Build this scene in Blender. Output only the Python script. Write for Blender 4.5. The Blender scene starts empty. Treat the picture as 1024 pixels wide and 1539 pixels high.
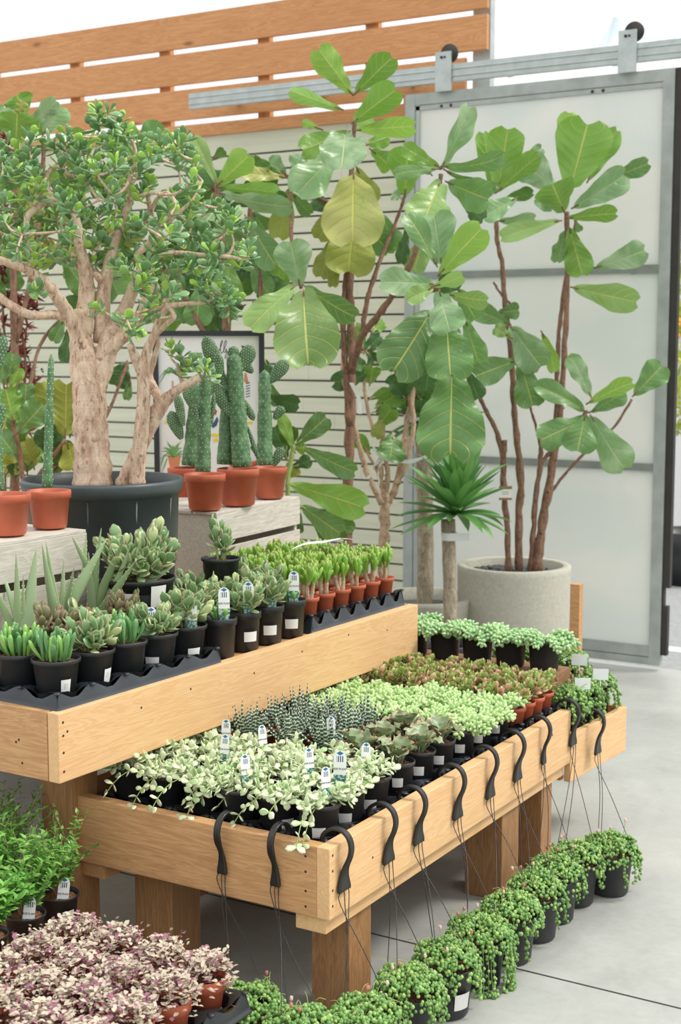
import bpy, bmesh, math, random
import numpy as np
from mathutils import Vector, Matrix
R = math.radians; PI = math.pi
rng = random.Random(7)
SC = bpy.context.scene
COL = SC.collection

# ---------------------------------------------------------------- camera model (world: X along the wall, Y into the wall, Z up)
F = 2140.0; CH = 1.75; TH = math.atan(249.5 / F); YAW = R(31)
FH = (-math.sin(YAW), math.cos(YAW)); RT = (math.cos(YAW), math.sin(YAW))
def ray(u, v):
    a = (u - 512) / F; b = (769.5 - v) / F
    k = math.cos(TH) + b * math.sin(TH); z = -math.sin(TH) + b * math.cos(TH)
    return (RT[0]*a + FH[0]*k, RT[1]*a + FH[1]*k, z)
def Pz(u, v, z):
    d = ray(u, v); t = (z - CH) / d[2]; return np.array((d[0]*t, d[1]*t, z))
def Py(u, v, y):
    d = ray(u, v); t = y / d[1]; return np.array((d[0]*t, y, CH + d[2]*t))
def Px(u, v, x):
    d = ray(u, v); t = x / d[0]; return np.array((x, d[1]*t, CH + d[2]*t))
def Pd(u, v, dep):
    d = ray(u, v); return np.array((d[0]*dep, d[1]*dep, CH + d[2]*dep))
CAMP = np.array((0, 0, CH))

def lin(c):
    return tuple(((x/255)/12.92 if x/255 <= .04045 else ((x/255+.055)/1.055)**2.4) for x in c) + (1,)

# ---------------------------------------------------------------- materials
class NT:
    def __init__(s, name):
        s.m = bpy.data.materials.new(name); s.m.use_nodes = True
        s.t = s.m.node_tree; s.t.nodes.clear()
        s.out = s.n('ShaderNodeOutputMaterial'); s.b = s.n('ShaderNodeBsdfPrincipled')
        s.l(s.b.outputs[0], s.out.inputs[0])
    def n(s, t, **k):
        x = s.t.nodes.new(t)
        for a, v in k.items(): setattr(x, a, v)
        return x
    def l(s, a, b): s.t.links.new(a, b)
    def val(s, x, sock):
        if isinstance(x, (int, float)): sock.default_value = x
        elif isinstance(x, tuple): sock.default_value = x
        else: s.l(x, sock)
    def math(s, op, a, b=0.0, c=None):
        x = s.n('ShaderNodeMath', operation=op); s.val(a, x.inputs[0]); s.val(b, x.inputs[1])
        if c is not None: s.val(c, x.inputs[2])
        return x.outputs[0]
    def mix(s, f, a, b, blend='MIX'):
        x = s.n('ShaderNodeMix', data_type='RGBA', blend_type=blend)
        s.val(f, x.inputs[0]); s.val(a, x.inputs[6]); s.val(b, x.inputs[7]); return x.outputs[2]
    def ramp(s, f, stops, mode='LINEAR'):
        x = s.n('ShaderNodeValToRGB'); x.color_ramp.interpolation = mode
        e = x.color_ramp.elements
        while len(e) < len(stops): e.new(.5)
        for i, (p, c) in enumerate(stops): e[i].position = p; e[i].color = c
        s.l(f, x.inputs[0]); return x.outputs[0]
    def noise(s, vec=None, scale=5, detail=3, rough=.55, dist=0):
        x = s.n('ShaderNodeTexNoise'); x.inputs['Scale'].default_value = scale
        x.inputs['Detail'].default_value = detail; x.inputs['Roughness'].default_value = rough
        x.inputs['Distortion'].default_value = dist
        if vec is not None: s.l(vec, x.inputs['Vector'])
        return x.outputs[0]
    def obj(s, scale=(1, 1, 1), rnd=True):
        tc = s.n('ShaderNodeTexCoord'); mp = s.n('ShaderNodeMapping'); mp.inputs['Scale'].default_value = scale
        v = tc.outputs['Object']
        if rnd:
            oi = s.n('ShaderNodeObjectInfo'); ad = s.n('ShaderNodeVectorMath', operation='ADD')
            ml = s.n('ShaderNodeVectorMath', operation='SCALE'); cb = s.n('ShaderNodeCombineXYZ')
            s.l(oi.outputs['Random'], cb.inputs[0]); s.l(oi.outputs['Random'], cb.inputs[1]); s.l(oi.outputs['Random'], cb.inputs[2])
            s.l(cb.outputs[0], ml.inputs[0]); ml.inputs[3].default_value = 37.0
            s.l(v, ad.inputs[0]); s.l(ml.outputs[0], ad.inputs[1]); v = ad.outputs[0]
        s.l(v, mp.inputs[0]); return mp.outputs[0]
    def luv(s):
        a = s.n('ShaderNodeAttribute', attribute_name='luv'); sp = s.n('ShaderNodeSeparateXYZ')
        s.l(a.outputs['Vector'], sp.inputs[0]); return sp.outputs
    def set(s, **k):
        for a, v in k.items(): s.val(v, s.b.inputs[a.replace('_', ' ')])
        return s
    def bump(s, h, strength=.3, dist=.01):
        x = s.n('ShaderNodeBump'); x.inputs['Strength'].default_value = strength; x.inputs['Distance'].default_value = dist
        s.l(h, x.inputs['Height']); s.l(x.outputs[0], s.b.inputs['Normal'])
    def translucent(s, col, fac):
        t = s.n('ShaderNodeBsdfTranslucent'); s.val(col, t.inputs[0]); mx = s.n('ShaderNodeMixShader')
        s.val(fac, mx.inputs[0]); s.l(s.b.outputs[0], mx.inputs[1]); s.l(t.outputs[0], mx.inputs[2])
        s.l(mx.outputs[0], s.out.inputs[0])

def M_plain(name, c, rough=.5, metal=0.0, var=.0, scale=20, spec=None, bump=0):
    t = NT(name); col = lin(c)
    if var:
        n = t.noise(t.obj(), scale, 4)
        d = tuple(x*(1-var) for x in col[:3]) + (1,); li = tuple(min(1, x*(1+var)) for x in col[:3]) + (1,)
        colr = t.ramp(n, [(.3, d), (.7, li)]); t.set(Base_Color=colr)
        if bump: t.bump(n, bump, .004)
    else: t.set(Base_Color=col)
    t.set(Roughness=rough, Metallic=metal)
    if spec is not None: t.b.inputs['Specular IOR Level'].default_value = spec
    return t.m

def M_wood(name, c1, c2, knot, rough=.6, sc=1.0, contrast=1.0, nails=True):
    t = NT(name)
    v = t.obj((.9*sc, 9*sc, 9*sc))
    n1 = t.noise(v, 2.2, 5, .6, 1.1)
    v2 = t.obj((3*sc, 60*sc, 60*sc)); n2 = t.noise(v2, 3, 3, .6, .2)
    w = t.math('FRACT', t.math('MULTIPLY', n1, 9.0))
    w = t.math('ABSOLUTE', t.math('SUBTRACT', w, .5))
    w = t.math('MULTIPLY', w, .7*contrast)
    f = t.math('ADD', t.math('MULTIPLY', n2, .65), w)
    base = t.ramp(f, [(.2, lin(c2)), (.75, lin(c1))])
    v3 = t.obj((2.4*sc, 6*sc, 6*sc)); vo = t.n('ShaderNodeTexVoronoi'); t.l(v3, vo.inputs['Vector']); vo.inputs['Scale'].default_value = 1.0
    nk = t.math('ADD', vo.outputs['Distance'], t.math('MULTIPLY', n2, .05))
    k = t.ramp(nk, [(.05, (1, 1, 1, 1)), (.13, (0, 0, 0, 1))])
    base = t.mix(t.math('MULTIPLY', k, .75), base, lin(knot))
    v4 = t.obj((1.3, 2.1, 1.7)); n4 = t.noise(v4, 1.5, 2)
    base = t.mix(t.ramp(n4, [(.35, (0, 0, 0, 1)), (.75, (.3, .3, .3, 1))]), base, lin(c2))
    t.set(Base_Color=base, Roughness=rough); t.bump(f, .25, .002)
    return t.m

def M_leaf(name, top, under, vein, rough=.38, nside=7, vstr=.8, trans=.25, var=.25, blotch=None, gloss_noise=True):
    t = NT(name); u, v, r = t.luv()
    au = t.math('ABSOLUTE', u)
    mid = t.ramp(au, [(.02, (1, 1, 1, 1)), (.055, (0, 0, 0, 1))])
    s = t.math('FRACT', t.math('SUBTRACT', t.math('MULTIPLY', t.math('POWER', v, .85), float(nside)), t.math('MULTIPLY', t.math('POWER', au, 1.35), 1.5)))
    sd = t.math('ABSOLUTE', t.math('SUBTRACT', s, .5))
    side = t.ramp(sd, [(.012, (.8, .8, .8, 1)), (.06, (0, 0, 0, 1))])
    mask = t.math('MULTIPLY', t.math('MAXIMUM', mid, side), vstr)
    geo = t.n('ShaderNodeNewGeometry')
    n = t.noise(t.obj(), 9, 3)
    ct = t.mix(r, tuple(x*(1-var) for x in lin(top)[:3])+(1,), tuple(min(1, x*(1+var)) for x in lin(top)[:3])+(1,))
    ct = t.mix(t.math('MULTIPLY', n, .35), ct, tuple(x*.55 for x in lin(top)[:3])+(1,))
    if blotch:
        nb = t.noise(t.obj(), 7, 2)
        ct = t.mix(t.ramp(nb, [(.5, (0, 0, 0, 1)), (.62, (.8, .8, .8, 1))]), ct, lin(blotch))
    cu = t.mix(r, lin(under), tuple(x*.75 for x in lin(under)[:3])+(1,))
    c = t.mix(geo.outputs['Backfacing'], ct, cu)
    c = t.mix(mask, c, lin(vein))
    t.set(Base_Color=c, Roughness=rough)
    t.bump(t.math('SUBTRACT', t.math('MULTIPLY', n, .5), t.math('MULTIPLY', mask, .8)), .6, .012)
    tc = t.mix(.5, c, lin(under))
    if trans: t.translucent(tc, trans)
    return t.m

def M_suc(name, c1, c2, tip=None, tip_at=.8, rough=.42, edge=None, edge_at=.75, bands=None, trans=0.0, c3=None, sss=0):
    """succulent leaf: colour varies per leaf, with tip / edge / band patterns that belong to the leaf"""
    t = NT(name); u, v, r = t.luv()
    c = t.mix(r, lin(c1), lin(c2))
    if c3:
        c = t.mix(t.ramp(r, [(.72, (0, 0, 0, 1)), (.8, (1, 1, 1, 1))]), c, lin(c3))
    if bands:
        b = t.math('FRACT', t.math('MULTIPLY', v, 9.0)); b = t.ramp(b, [(.60, (0, 0, 0, 1)), (.66, (1, 1, 1, 1))])
        c = t.mix(b, c, lin(bands))
    if edge:
        e = t.ramp(t.math('ABSOLUTE', u), [(edge_at, (0, 0, 0, 1)), (min(1, edge_at+.15), (1, 1, 1, 1))]); c = t.mix(e, c, lin(edge))
    if tip:
        e = t.ramp(v, [(tip_at, (0, 0, 0, 1)), (min(1, tip_at+.16), (.85, .85, .85, 1))]); c = t.mix(e, c, lin(tip))
    t.set(Base_Color=c, Roughness=rough)
    if trans: t.translucent(c, trans)
    return t.m

MAT = {}
MAT['pine'] = M_wood('pine', (232, 194, 146), (216, 170, 118), (150, 96, 58))
MAT['pine2'] = M_wood('pine_shaded', (208, 164, 114), (176, 130, 86), (110, 66, 38), contrast=1.1)  # darker pine copy; the front boards' shade is put into its colour
MAT['post'] = M_wood('post_wood', (178, 134, 88), (138, 98, 62), (100, 62, 34))
MAT['cedar'] = M_wood('cedar_board', (220, 162, 108), (190, 128, 78), (104, 58, 30), sc=.8)
MAT['crate'] = M_wood('whitewashed_wood', (224, 220, 208), (176, 170, 158), (128, 100, 78), contrast=.7)
MAT['box'] = M_wood('brown_box_wood', (170, 128, 92), (120, 84, 58), (84, 56, 36))
MAT['black'] = M_plain('black_pot_plastic', (44, 46, 48), .42, var=.25, scale=9)
MAT['tray'] = M_plain('tray_plastic', (50, 56, 62), .3, var=.2, scale=7)
MAT['bigpot'] = M_plain('dark_grey_tub_plastic', (64, 72, 73), .42, var=.25, scale=4)
MAT['terra'] = M_plain('terracotta_plastic', (188, 96, 66), .5, var=.14, scale=12)
MAT['hook'] = M_plain('hanger_plastic', (36, 35, 35), .38)
MAT['soil'] = M_plain('potting_soil', (88, 60, 42), .95, var=.6, scale=160, bump=1.0)
MAT['grit'] = M_plain('gritty_soil', (150, 108, 74), .95, var=.55, scale=220, bump=1.0)
MAT['pebble'] = M_plain('dark_pebbles', (84, 88, 90), .6, var=.4, scale=30)
MAT['label'] = M_plain('white_label', (232, 232, 228), .5)
MAT['ink'] = M_plain('black_ink', (40, 42, 46), .6)
MAT['metal'] = M_plain('galvanised_steel', (186, 194, 193), .42, .25, var=.12, scale=14)
MAT['metal2'] = M_plain('dull_door_steel', (166, 173, 169), .5, .2, var=.14, scale=11)
MAT['barsteel'] = M_plain('dark_bar_steel', (136, 143, 137), .5, .2, var=.14, scale=11)
MAT['rubber'] = M_plain('dark_rubber', (52, 50, 46), .7, var=.2, scale=10)
MAT['planter'] = M_plain('concrete_planter', (186, 184, 170), .85, var=.1, scale=60, bump=.3)
MAT['frame'] = M_plain('dark_picture_frame', (52, 56, 62), .4)
MAT['paper'] = M_plain('poster_paper', (236, 238, 238), .6)
MAT['flag'] = M_plain('flagging_tape', (232, 236, 236), .45)
MAT['petal'] = M_plain('dry_petal', (226, 196, 180), .7, var=.2)
MAT['bud'] = M_plain('pink_bud', (196, 128, 112), .7, var=.2)
MAT['spine'] = M_plain('areole_white', (232, 222, 190), .7)
MAT['asphalt'] = M_plain('asphalt', (150, 152, 152), .9, var=.18, scale=30)
MAT['white'] = M_plain('white_paint', (236, 238, 238), .6)
MAT['darkwall'] = M_plain('siding_backing', (66, 68, 62), .8)
MAT['film'] = M_plain('roof_film', (214, 228, 238), .5, var=.05, scale=2)

def m_concrete():
    t = NT('polished_concrete'); v = t.obj((1, 1, 1), False)
    n = t.noise(v, 1.3, 6, .6, .4); n2 = t.noise(v, 40, 4); n3 = t.noise(v, 5, 5, .7, 1.5)
    f = t.math('ADD', t.math('MULTIPLY', n, .55), t.math('ADD', t.math('MULTIPLY', n3, .3), t.math('MULTIPLY', n2, .15)))
    c = t.ramp(f, [(.3, lin((146, 148, 144))), (.5, lin((168, 170, 165))), (.7, lin((186, 187, 181)))])
    t.set(Base_Color=c, Roughness=t.ramp(n, [(.35, (.35, .35, .35, 1)), (.7, (.55, .55, .55, 1))])); t.bump(n2, .08, .002); return t.m
MAT['floor'] = m_concrete()
def m_siding():
    t = NT('painted_siding'); v = t.obj((.6, 1, 10), False); n = t.noise(v, 3, 4)
    t.set(Base_Color=t.ramp(n, [(.3, lin((202, 203, 180))), (.7, lin((213, 214, 192)))]), Roughness=.6); return t.m
MAT['siding'] = m_siding()
def m_poly():
    t = NT('twinwall_polycarbonate'); tc = t.obj((1, 1, 1), False)
    sp = t.n('ShaderNodeSeparateXYZ'); t.l(tc, sp.inputs[0])
    s = t.math('SINE', t.math('MULTIPLY', sp.outputs[0], 2*PI/.0115)); s = t.math('MULTIPLY_ADD', s, .5, .5)
    n = t.noise(t.obj((.9, 1, 1.6), False), 1.4, 3, .5, .5)
    c = t.ramp(s, [(.0, lin((226, 231, 226))), (1, lin((238, 242, 238)))])
    c = t.mix(t.ramp(n, [(.42, (0, 0, 0, 1)), (.66, (.6, .6, .6, 1))]), c, lin((248, 245, 240)))
    t.set(Base_Color=c, Roughness=.28); t.bump(s, .25, .003); t.translucent(c, .38); return t.m
MAT['poly'] = m_poly()
def m_bark(name, c1, c2, sc=1.0, rings=True):
    t = NT(name); v = t.obj((26*sc, 26*sc, 9*sc)); n = t.noise(v, 1.6, 6, .7, .6)
    v2 = t.obj((6*sc, 6*sc, 6*sc)); n2 = t.noise(v2, 1.5, 3)
    c = t.ramp(n, [(.32, lin(c2)), (.62, lin(c1))]); c = t.mix(t.math('MULTIPLY', n2, .35), c, tuple(x*.6 for x in lin(c1)[:3])+(1,))
    u, vv, r = t.luv()
    n5 = t.noise(t.obj((34*sc, 34*sc, 14*sc)), 2.6, 3, .6)
    c = t.mix(t.ramp(n5, [(.56, (0, 0, 0, 1)), (.66, (.75, .75, .75, 1))]), c, tuple(x*.55 for x in lin(c2)[:3])+(1,))
    n6 = t.noise(t.obj((12*sc, 12*sc, 5*sc)), 1.3, 2)
    c = t.mix(t.ramp(n6, [(.5, (0, 0, 0, 1)), (.7, (.5, .5, .5, 1))]), c, tuple(min(1, x*1.3) for x in lin(c1)[:3])+(1,))
    if rings:
        f = t.math('FRACT', t.math('MULTIPLY', vv, 38.0)); rg = t.ramp(f, [(.0, (1, 1, 1, 1)), (.10, (0, 0, 0, 1))])
        c = t.mix(t.math('MULTIPLY', rg, .35), c, lin(c2))
    t.set(Base_Color=c, Roughness=.85); t.bump(n, .5, .006); return t.m
MAT['jadebark'] = m_bark('jade_bark', (234, 210, 184), (166, 124, 100))
MAT['figbark'] = m_bark('fig_bark', (146, 112, 90), (90, 62, 48), 1.6)
MAT['palebark'] = m_bark('pale_bark', (206, 178, 150), (150, 120, 96), 1.4)
MAT['yuccabark'] = m_bark('yucca_bark', (188, 176, 154), (128, 112, 94), 2.0)
MAT['greenstem'] = M_plain('green_stem', (148, 166, 96), .5, var=.2)
MAT['fig'] = M_leaf('fig_leaf', (104, 148, 86), (128, 176, 72), (206, 208, 122), rough=.34)
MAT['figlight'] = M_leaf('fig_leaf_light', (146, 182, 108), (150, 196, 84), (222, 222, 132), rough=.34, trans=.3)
MAT['figdark'] = M_leaf('fig_leaf_dark', (80, 122, 68), (98, 140, 58), (128, 156, 88), rough=.36, trans=.18)  # darker fig leaf copy; shade among the rear leaves is put into its colour
MAT['figyellow'] = M_leaf('fig_leaf_yellow', (206, 208, 128), (196, 200, 96), (226, 222, 120), rough=.36, trans=.3, blotch=(176, 190, 110))
MAT['figolive'] = M_leaf('fig_leaf_olive', (160, 172, 84), (160, 170, 66), (196, 200, 104), rough=.45, trans=.25)
MAT['figpale'] = M_leaf('fig_leaf_pale', (132, 172, 118), (146, 190, 100), (196, 208, 156), rough=.3, trans=.25, blotch=(164, 190, 150))
MAT['yucca'] = M_suc('yucca_leaf', (84, 138, 74), (120, 172, 92), rough=.4, trans=.2)
MAT['jadeleaf'] = M_suc('jade_leaf', (110, 154, 98), (148, 186, 130), c3=(166, 210, 92), rough=.22, trans=.1)
MAT['hoya'] = M_suc('variegated_leaf', (214, 224, 184), (182, 204, 150), c3=(150, 184, 118), rough=.4, edge=(224, 230, 200), edge_at=.6)
MAT['begonia'] = M_suc('silver_leaf', (140, 160, 118), (108, 132, 92), rough=.4, edge=(206, 150, 124), edge_at=.86, tip=(200, 150, 124), tip_at=.86)
MAT['zebra'] = M_suc('zebra_leaf', (52, 84, 56), (66, 100, 66), bands=(222, 228, 214), rough=.5)
MAT['burro'] = M_suc('plump_leaf', (186, 212, 146), (160, 196, 126), c3=(204, 224, 166), rough=.5)
MAT['burro2'] = M_suc('plump_bluish_leaf', (176, 210, 154), (150, 194, 136), c3=(196, 222, 168), rough=.5)
MAT['crassula'] = M_suc('red_edged_leaf', (150, 168, 88), (124, 156, 76), c3=(206, 164, 136), edge=(176, 100, 74), edge_at=.86, rough=.32)
MAT['gollum'] = M_suc('finger_leaf', (136, 182, 70), (108, 158, 56), tip=(184, 150, 84), tip_at=.93, rough=.32)
MAT['finger'] = M_suc('dark_finger_leaf', (92, 142, 84), (118, 166, 100), rough=.26, c3=(136, 186, 90))
MAT['oval'] = M_suc('oval_jade_leaf', (134, 168, 116), (104, 148, 92), c3=(184, 200, 142), edge=(196, 170, 140), edge_at=.8, rough=.3)
MAT['bronze'] = M_suc('bronze_leaf', (128, 128, 92), (112, 136, 88), c3=(134, 108, 92), edge=(150, 96, 84), edge_at=.8, rough=.35)
MAT['aloe'] = M_suc('aloe_leaf', (156, 180, 136), (136, 164, 112), edge=(206, 206, 164), edge_at=.88, rough=.4, tip=(176, 140, 100), tip_at=.93)
MAT['callisia'] = M_suc('pink_cream_leaf', (214, 204, 182), (196, 180, 162), c3=(158, 104, 124), rough=.5, trans=.2)
MAT['pearl'] = M_suc('pearl_leaf', (98, 142, 72), (128, 168, 90), c3=(156, 188, 106), rough=.3)
MAT['vine'] = M_plain('vine_stem', (156, 176, 104), .6)
MAT['herb'] = M_suc('herb_leaf', (92, 150, 66), (124, 182, 84), c3=(150, 200, 96), rough=.35, trans=.2)
MAT['fern'] = M_suc('feathery_leaf', (104, 170, 72), (140, 196, 92), rough=.5, trans=.2)
MAT['redleaf'] = M_suc('dark_red_leaf', (116, 48, 46), (92, 40, 42), c3=(150, 76, 60), rough=.45, trans=.15)
MAT['yellowleaf'] = M_suc('yellow_green_leaf', (196, 206, 84), (160, 190, 70), c3=(222, 220, 110), rough=.5, trans=.2)
MAT['flower'] = M_plain('orange_flower', (232, 168, 60), .6)
def m_cactus():
    t = NT('cactus_skin'); n = t.noise(t.obj(), 30, 3); u, v, r = t.luv()
    c = t.ramp(n, [(.3, lin((70, 112, 72))), (.7, lin((106, 146, 98)))]); c = t.mix(t.math('MULTIPLY', r, .5), c, lin((60, 96, 58)))
    vo = t.n('ShaderNodeTexVoronoi'); t.l(t.obj((1, 1, .7)), vo.inputs['Vector']); vo.inputs['Scale'].default_value = 62
    c = t.mix(t.ramp(vo.outputs['Distance'], [(.35, (0, 0, 0, 1)), (.8, (.45, .45, .45, 1))]), c, lin((44, 78, 48)))
    t.set(Base_Color=c, Roughness=.5); t.bump(t.math('SUBTRACT', 1.0, vo.outputs['Distance']), .5, .006); return t.m
MAT['cactus'] = m_cactus()
def m_tag():
    t = NT('plant_tag_print'); u, v, r = t.luv()
    n = t.noise(t.obj(), 160, 2)
    ph = t.ramp(n, [(.4, lin((40, 96, 120))), (.5, lin((96, 150, 110))), (.6, lin((190, 210, 200)))])
    c = t.mix(t.ramp(v, [(.36, (1, 1, 1, 1)), (.37, (0, 0, 0, 1))]), lin((238, 240, 238)), ph)
    au = t.math('ABSOLUTE', u)
    e = t.math('ADD', t.math('MULTIPLY', au, .1), t.math('ABSOLUTE', t.math('SUBTRACT', v, .93)))
    c = t.mix(t.ramp(e, [(.055, (1, 1, 1, 1)), (.06, (0, 0, 0, 1))]), c, lin((44, 110, 160)))
    # dark skyline mark under the arc
    bars = t.math('GREATER_THAN', t.math('SINE', t.math('MULTIPLY', u, 19.0)), -.2)
    inb = t.math('MULTIPLY', t.math('GREATER_THAN', v, .7), t.math('LESS_THAN', v, .86)); inb = t.math('MULTIPLY', inb, t.math('LESS_THAN', au, .55))
    c = t.mix(t.math('MULTIPLY', inb, bars), c, lin((70, 96, 110)))
    t.set(Base_Color=c, Roughness=.35); return t.m
MAT['tag'] = m_tag()
def m_sticker():
    t = NT('barcode_sticker'); u, v, r = t.luv()
    bars = t.math('GREATER_THAN', t.math('ADD', t.math('SINE', t.math('MULTIPLY', u, 23.0)), t.math('SINE', t.math('MULTIPLY', u, 41.0))), .3)
    inb = t.math('MULTIPLY', t.math('GREATER_THAN', v, .35), t.math('LESS_THAN', v, .75)); inb = t.math('MULTIPLY', inb, t.math('LESS_THAN', t.math('ABSOLUTE', u), .5))
    c = t.mix(t.math('MULTIPLY', t.math('MULTIPLY', inb, bars), .6), lin((226, 228, 226)), lin((90, 92, 94)))
    t.set(Base_Color=c, Roughness=.5); return t.m
MAT['sticker'] = m_sticker()

# ---------------------------------------------------------------- mesh building
def vn(a):
    a = np.asarray(a, float); l = np.linalg.norm(a); return a / l if l > 1e-9 else np.array((0, 0, 1.))
class MB:
    def __init__(s): s.v = []; s.f = []; s.uv = []; s.n = 0
    def add(s, v, faces, uv=None):
        v = np.asarray(v, float); s.v.append(v)
        o = s.n; s.f.extend([tuple(i + o for i in f) for f in faces])
        s.uv.append(np.zeros((len(v), 3)) if uv is None else np.asarray(uv, float)); s.n += len(v)
    def mesh(s, name, mat, smooth=True, org=None):
        v = np.concatenate(s.v) if s.v else np.zeros((0, 3))
        if org is not None: v = v - np.asarray(org)
        m = bpy.data.meshes.new(name); m.from_pydata(v.tolist(), [], s.f)
        a = m.attributes.new('luv', 'FLOAT_VECTOR', 'POINT')
        if s.n: a.data.foreach_set('vector', np.concatenate(s.uv).astype(np.float32).ravel())
        m.materials.append(MAT[mat] if isinstance(mat, str) else mat)
        if smooth: m.polygons.foreach_set('use_smooth', [True]*len(m.polygons))
        m.update(); return m
    # --- primitives
    def box(s, lo, hi, r=0):
        x0, y0, z0 = lo; x1, y1, z1 = hi
        v = [(x0,y0,z0),(x1,y0,z0),(x1,y1,z0),(x0,y1,z0),(x0,y0,z1),(x1,y0,z1),(x1,y1,z1),(x0,y1,z1)]
        s.add(v, [(0,3,2,1),(4,5,6,7),(0,1,5,4),(1,2,6,5),(2,3,7,6),(3,0,4,7)], [(0, 0, r)]*8)
    def tube(s, pts, rad, seg=8, caps=True, vs=1.0, jit=0, rr=None):
        pts = np.asarray(pts, float); n = len(pts)
        rad = np.full(n, rad) if np.isscalar(rad) else np.asarray(rad, float)
        T = np.gradient(pts, axis=0); T /= np.maximum(np.linalg.norm(T, axis=1, keepdims=True), 1e-9)
        up = np.array((0, 0, 1.)) if abs(T[0][2]) < .9 else np.array((1., 0, 0))
        nrm = vn(np.cross(np.cross(T[0], up), T[0])); V = []; U = []
        ang = np.linspace(0, 2*PI, seg, endpoint=False); L = 0
        rnd = rng.random() if rr is None else rr
        for i in range(n):
            if i: L += np.linalg.norm(pts[i]-pts[i-1])
            nrm = vn(nrm - T[i]*np.dot(nrm, T[i])); b = np.cross(T[i], nrm)
            r = rad[i]*(1 + (np.array([rng.uniform(-jit, jit) for _ in ang]) if jit else 0))
            V.append(pts[i] + np.outer(np.cos(ang)*r, nrm) + np.outer(np.sin(ang)*r, b)); U += [(0, L*vs, rnd)]*seg
        F_ = [(i*seg+j, i*seg+(j+1) % seg, (i+1)*seg+(j+1) % seg, (i+1)*seg+j) for i in range(n-1) for j in range(seg)]
        if caps: F_ += [tuple(range(seg))[::-1], tuple((n-1)*seg+j for j in range(seg))]
        s.add(np.concatenate(V), F_, U)
    def lathe(s, prof, seg=28, c=(0, 0, 0), close=False):
        ang = np.linspace(0, 2*PI, seg, endpoint=False); V = []
        for r, z in prof: V.append(np.stack([c[0]+r*np.cos(ang), c[1]+r*np.sin(ang), np.full(seg, c[2]+z)], 1))
        n = len(prof)
        F_ = [(i*seg+j, i*seg+(j+1) % seg, (i+1)*seg+(j+1) % seg, (i+1)*seg+j) for i in range(n-1) for j in range(seg)]
        if prof[0][0] < 1e-6: pass
        if close: F_.append(tuple(range(seg))[::-1])
        s.add(np.concatenate(V), F_, [(0, 0, 0)]*(n*seg))
    def disc(s, c, r, seg=20, bumpy=0):
        ang = np.linspace(0, 2*PI, seg, endpoint=False)
        V = [c]; V += [(c[0]+r*.55*math.cos(a), c[1]+r*.55*math.sin(a), c[2]+rng.uniform(-bumpy, bumpy)) for a in ang]
        V += [(c[0]+r*math.cos(a), c[1]+r*math.sin(a), c[2]) for a in ang]
        F_ = [(0, 1+i, 1+(i+1) % seg) for i in range(seg)] + [(1+i, 1+seg+i, 1+seg+(i+1) % seg, 1+(i+1) % seg) for i in range(seg)]
        s.add(V, F_)
    def ball(s, c, r, seg=7, rings=5, sq=(1, 1, 1), rr=None):
        V = [(0, 0, -1)]; 
        for i in range(1, rings):
            t = PI*i/rings; V += [(math.sin(t)*math.cos(2*PI*j/seg), math.sin(t)*math.sin(2*PI*j/seg), -math.cos(t)) for j in range(seg)]
        V.append((0, 0, 1)); V = np.array(V)*np.array(sq)*r + np.asarray(c)
        F_ = [(0, 1+(j+1) % seg, 1+j) for j in range(seg)]
        for i in range(rings-2):
            a = 1+i*seg; F_ += [(a+j, a+(j+1) % seg, a+seg+(j+1) % seg, a+seg+j) for j in range(seg)]
        a = 1+(rings-2)*seg; e = len(V)-1; F_ += [(a+j, a+(j+1) % seg, e) for j in range(seg)]
        rr = rng.random() if rr is None else rr
        s.add(V, F_, [(0, .5, rr)]*len(V))
    def leaf(s, base, d, n, L, W, prof, nl=6, nw=4, curl=0., fold=0., wave=0., wn=3, pucker=0., side_curl=0., notch=0.):
        """thin blade leaf as one curved grid; n is its upper side"""
        base = np.asarray(base, float); d = vn(d); n = vn(np.asarray(n) - d*np.dot(n, d)); sd = np.cross(d, n)
        t = np.linspace(0, 1, nl+1); px, py = zip(*prof); w = np.interp(t, px, py)*W/2
        a = curl*t; ds = L/nl
        cd = np.concatenate([[0], np.cumsum(np.cos((a[1:]+a[:-1])/2))*ds]); cn = -np.concatenate([[0], np.cumsum(np.sin((a[1:]+a[:-1])/2))*ds])
        uu = np.linspace(-1, 1, nw+1); ph = rng.uniform(0, 6.28); rr = rng.random(); V = []; U = []
        for i in range(nl+1):
            ctr = base + d*cd[i] + n*cn[i]; nn = n*math.cos(a[i]) + d*math.sin(a[i])
            au = np.abs(uu)
            h = fold*au*w[i] + wave*W*au**2*np.sin(wn*2*PI*t[i] + ph + (uu > 0)*1.9) - side_curl*au**2*w[i]
            if pucker: h = h - pucker*W*np.cos(2*PI*(t[i]*7 - au*1.7))*np.sin(PI*np.clip(au, 0, 1))*np.sin(PI*t[i])
            back = -notch*L*t[i]**8*(1-np.abs(uu)**1.3)
            V.append(ctr + np.outer(uu*w[i], sd) + np.outer(h, nn) + np.outer(back, d)); U.append(np.stack([uu, np.full(nw+1, t[i]), np.full(nw+1, rr)], 1))
        m = nw+1; F_ = [(i*m+j, i*m+j+1, (i+1)*m+j+1, (i+1)*m+j) for i in range(nl) for j in range(nw)]
        s.add(np.concatenate(V), F_, np.concatenate(U))
        return base
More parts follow.
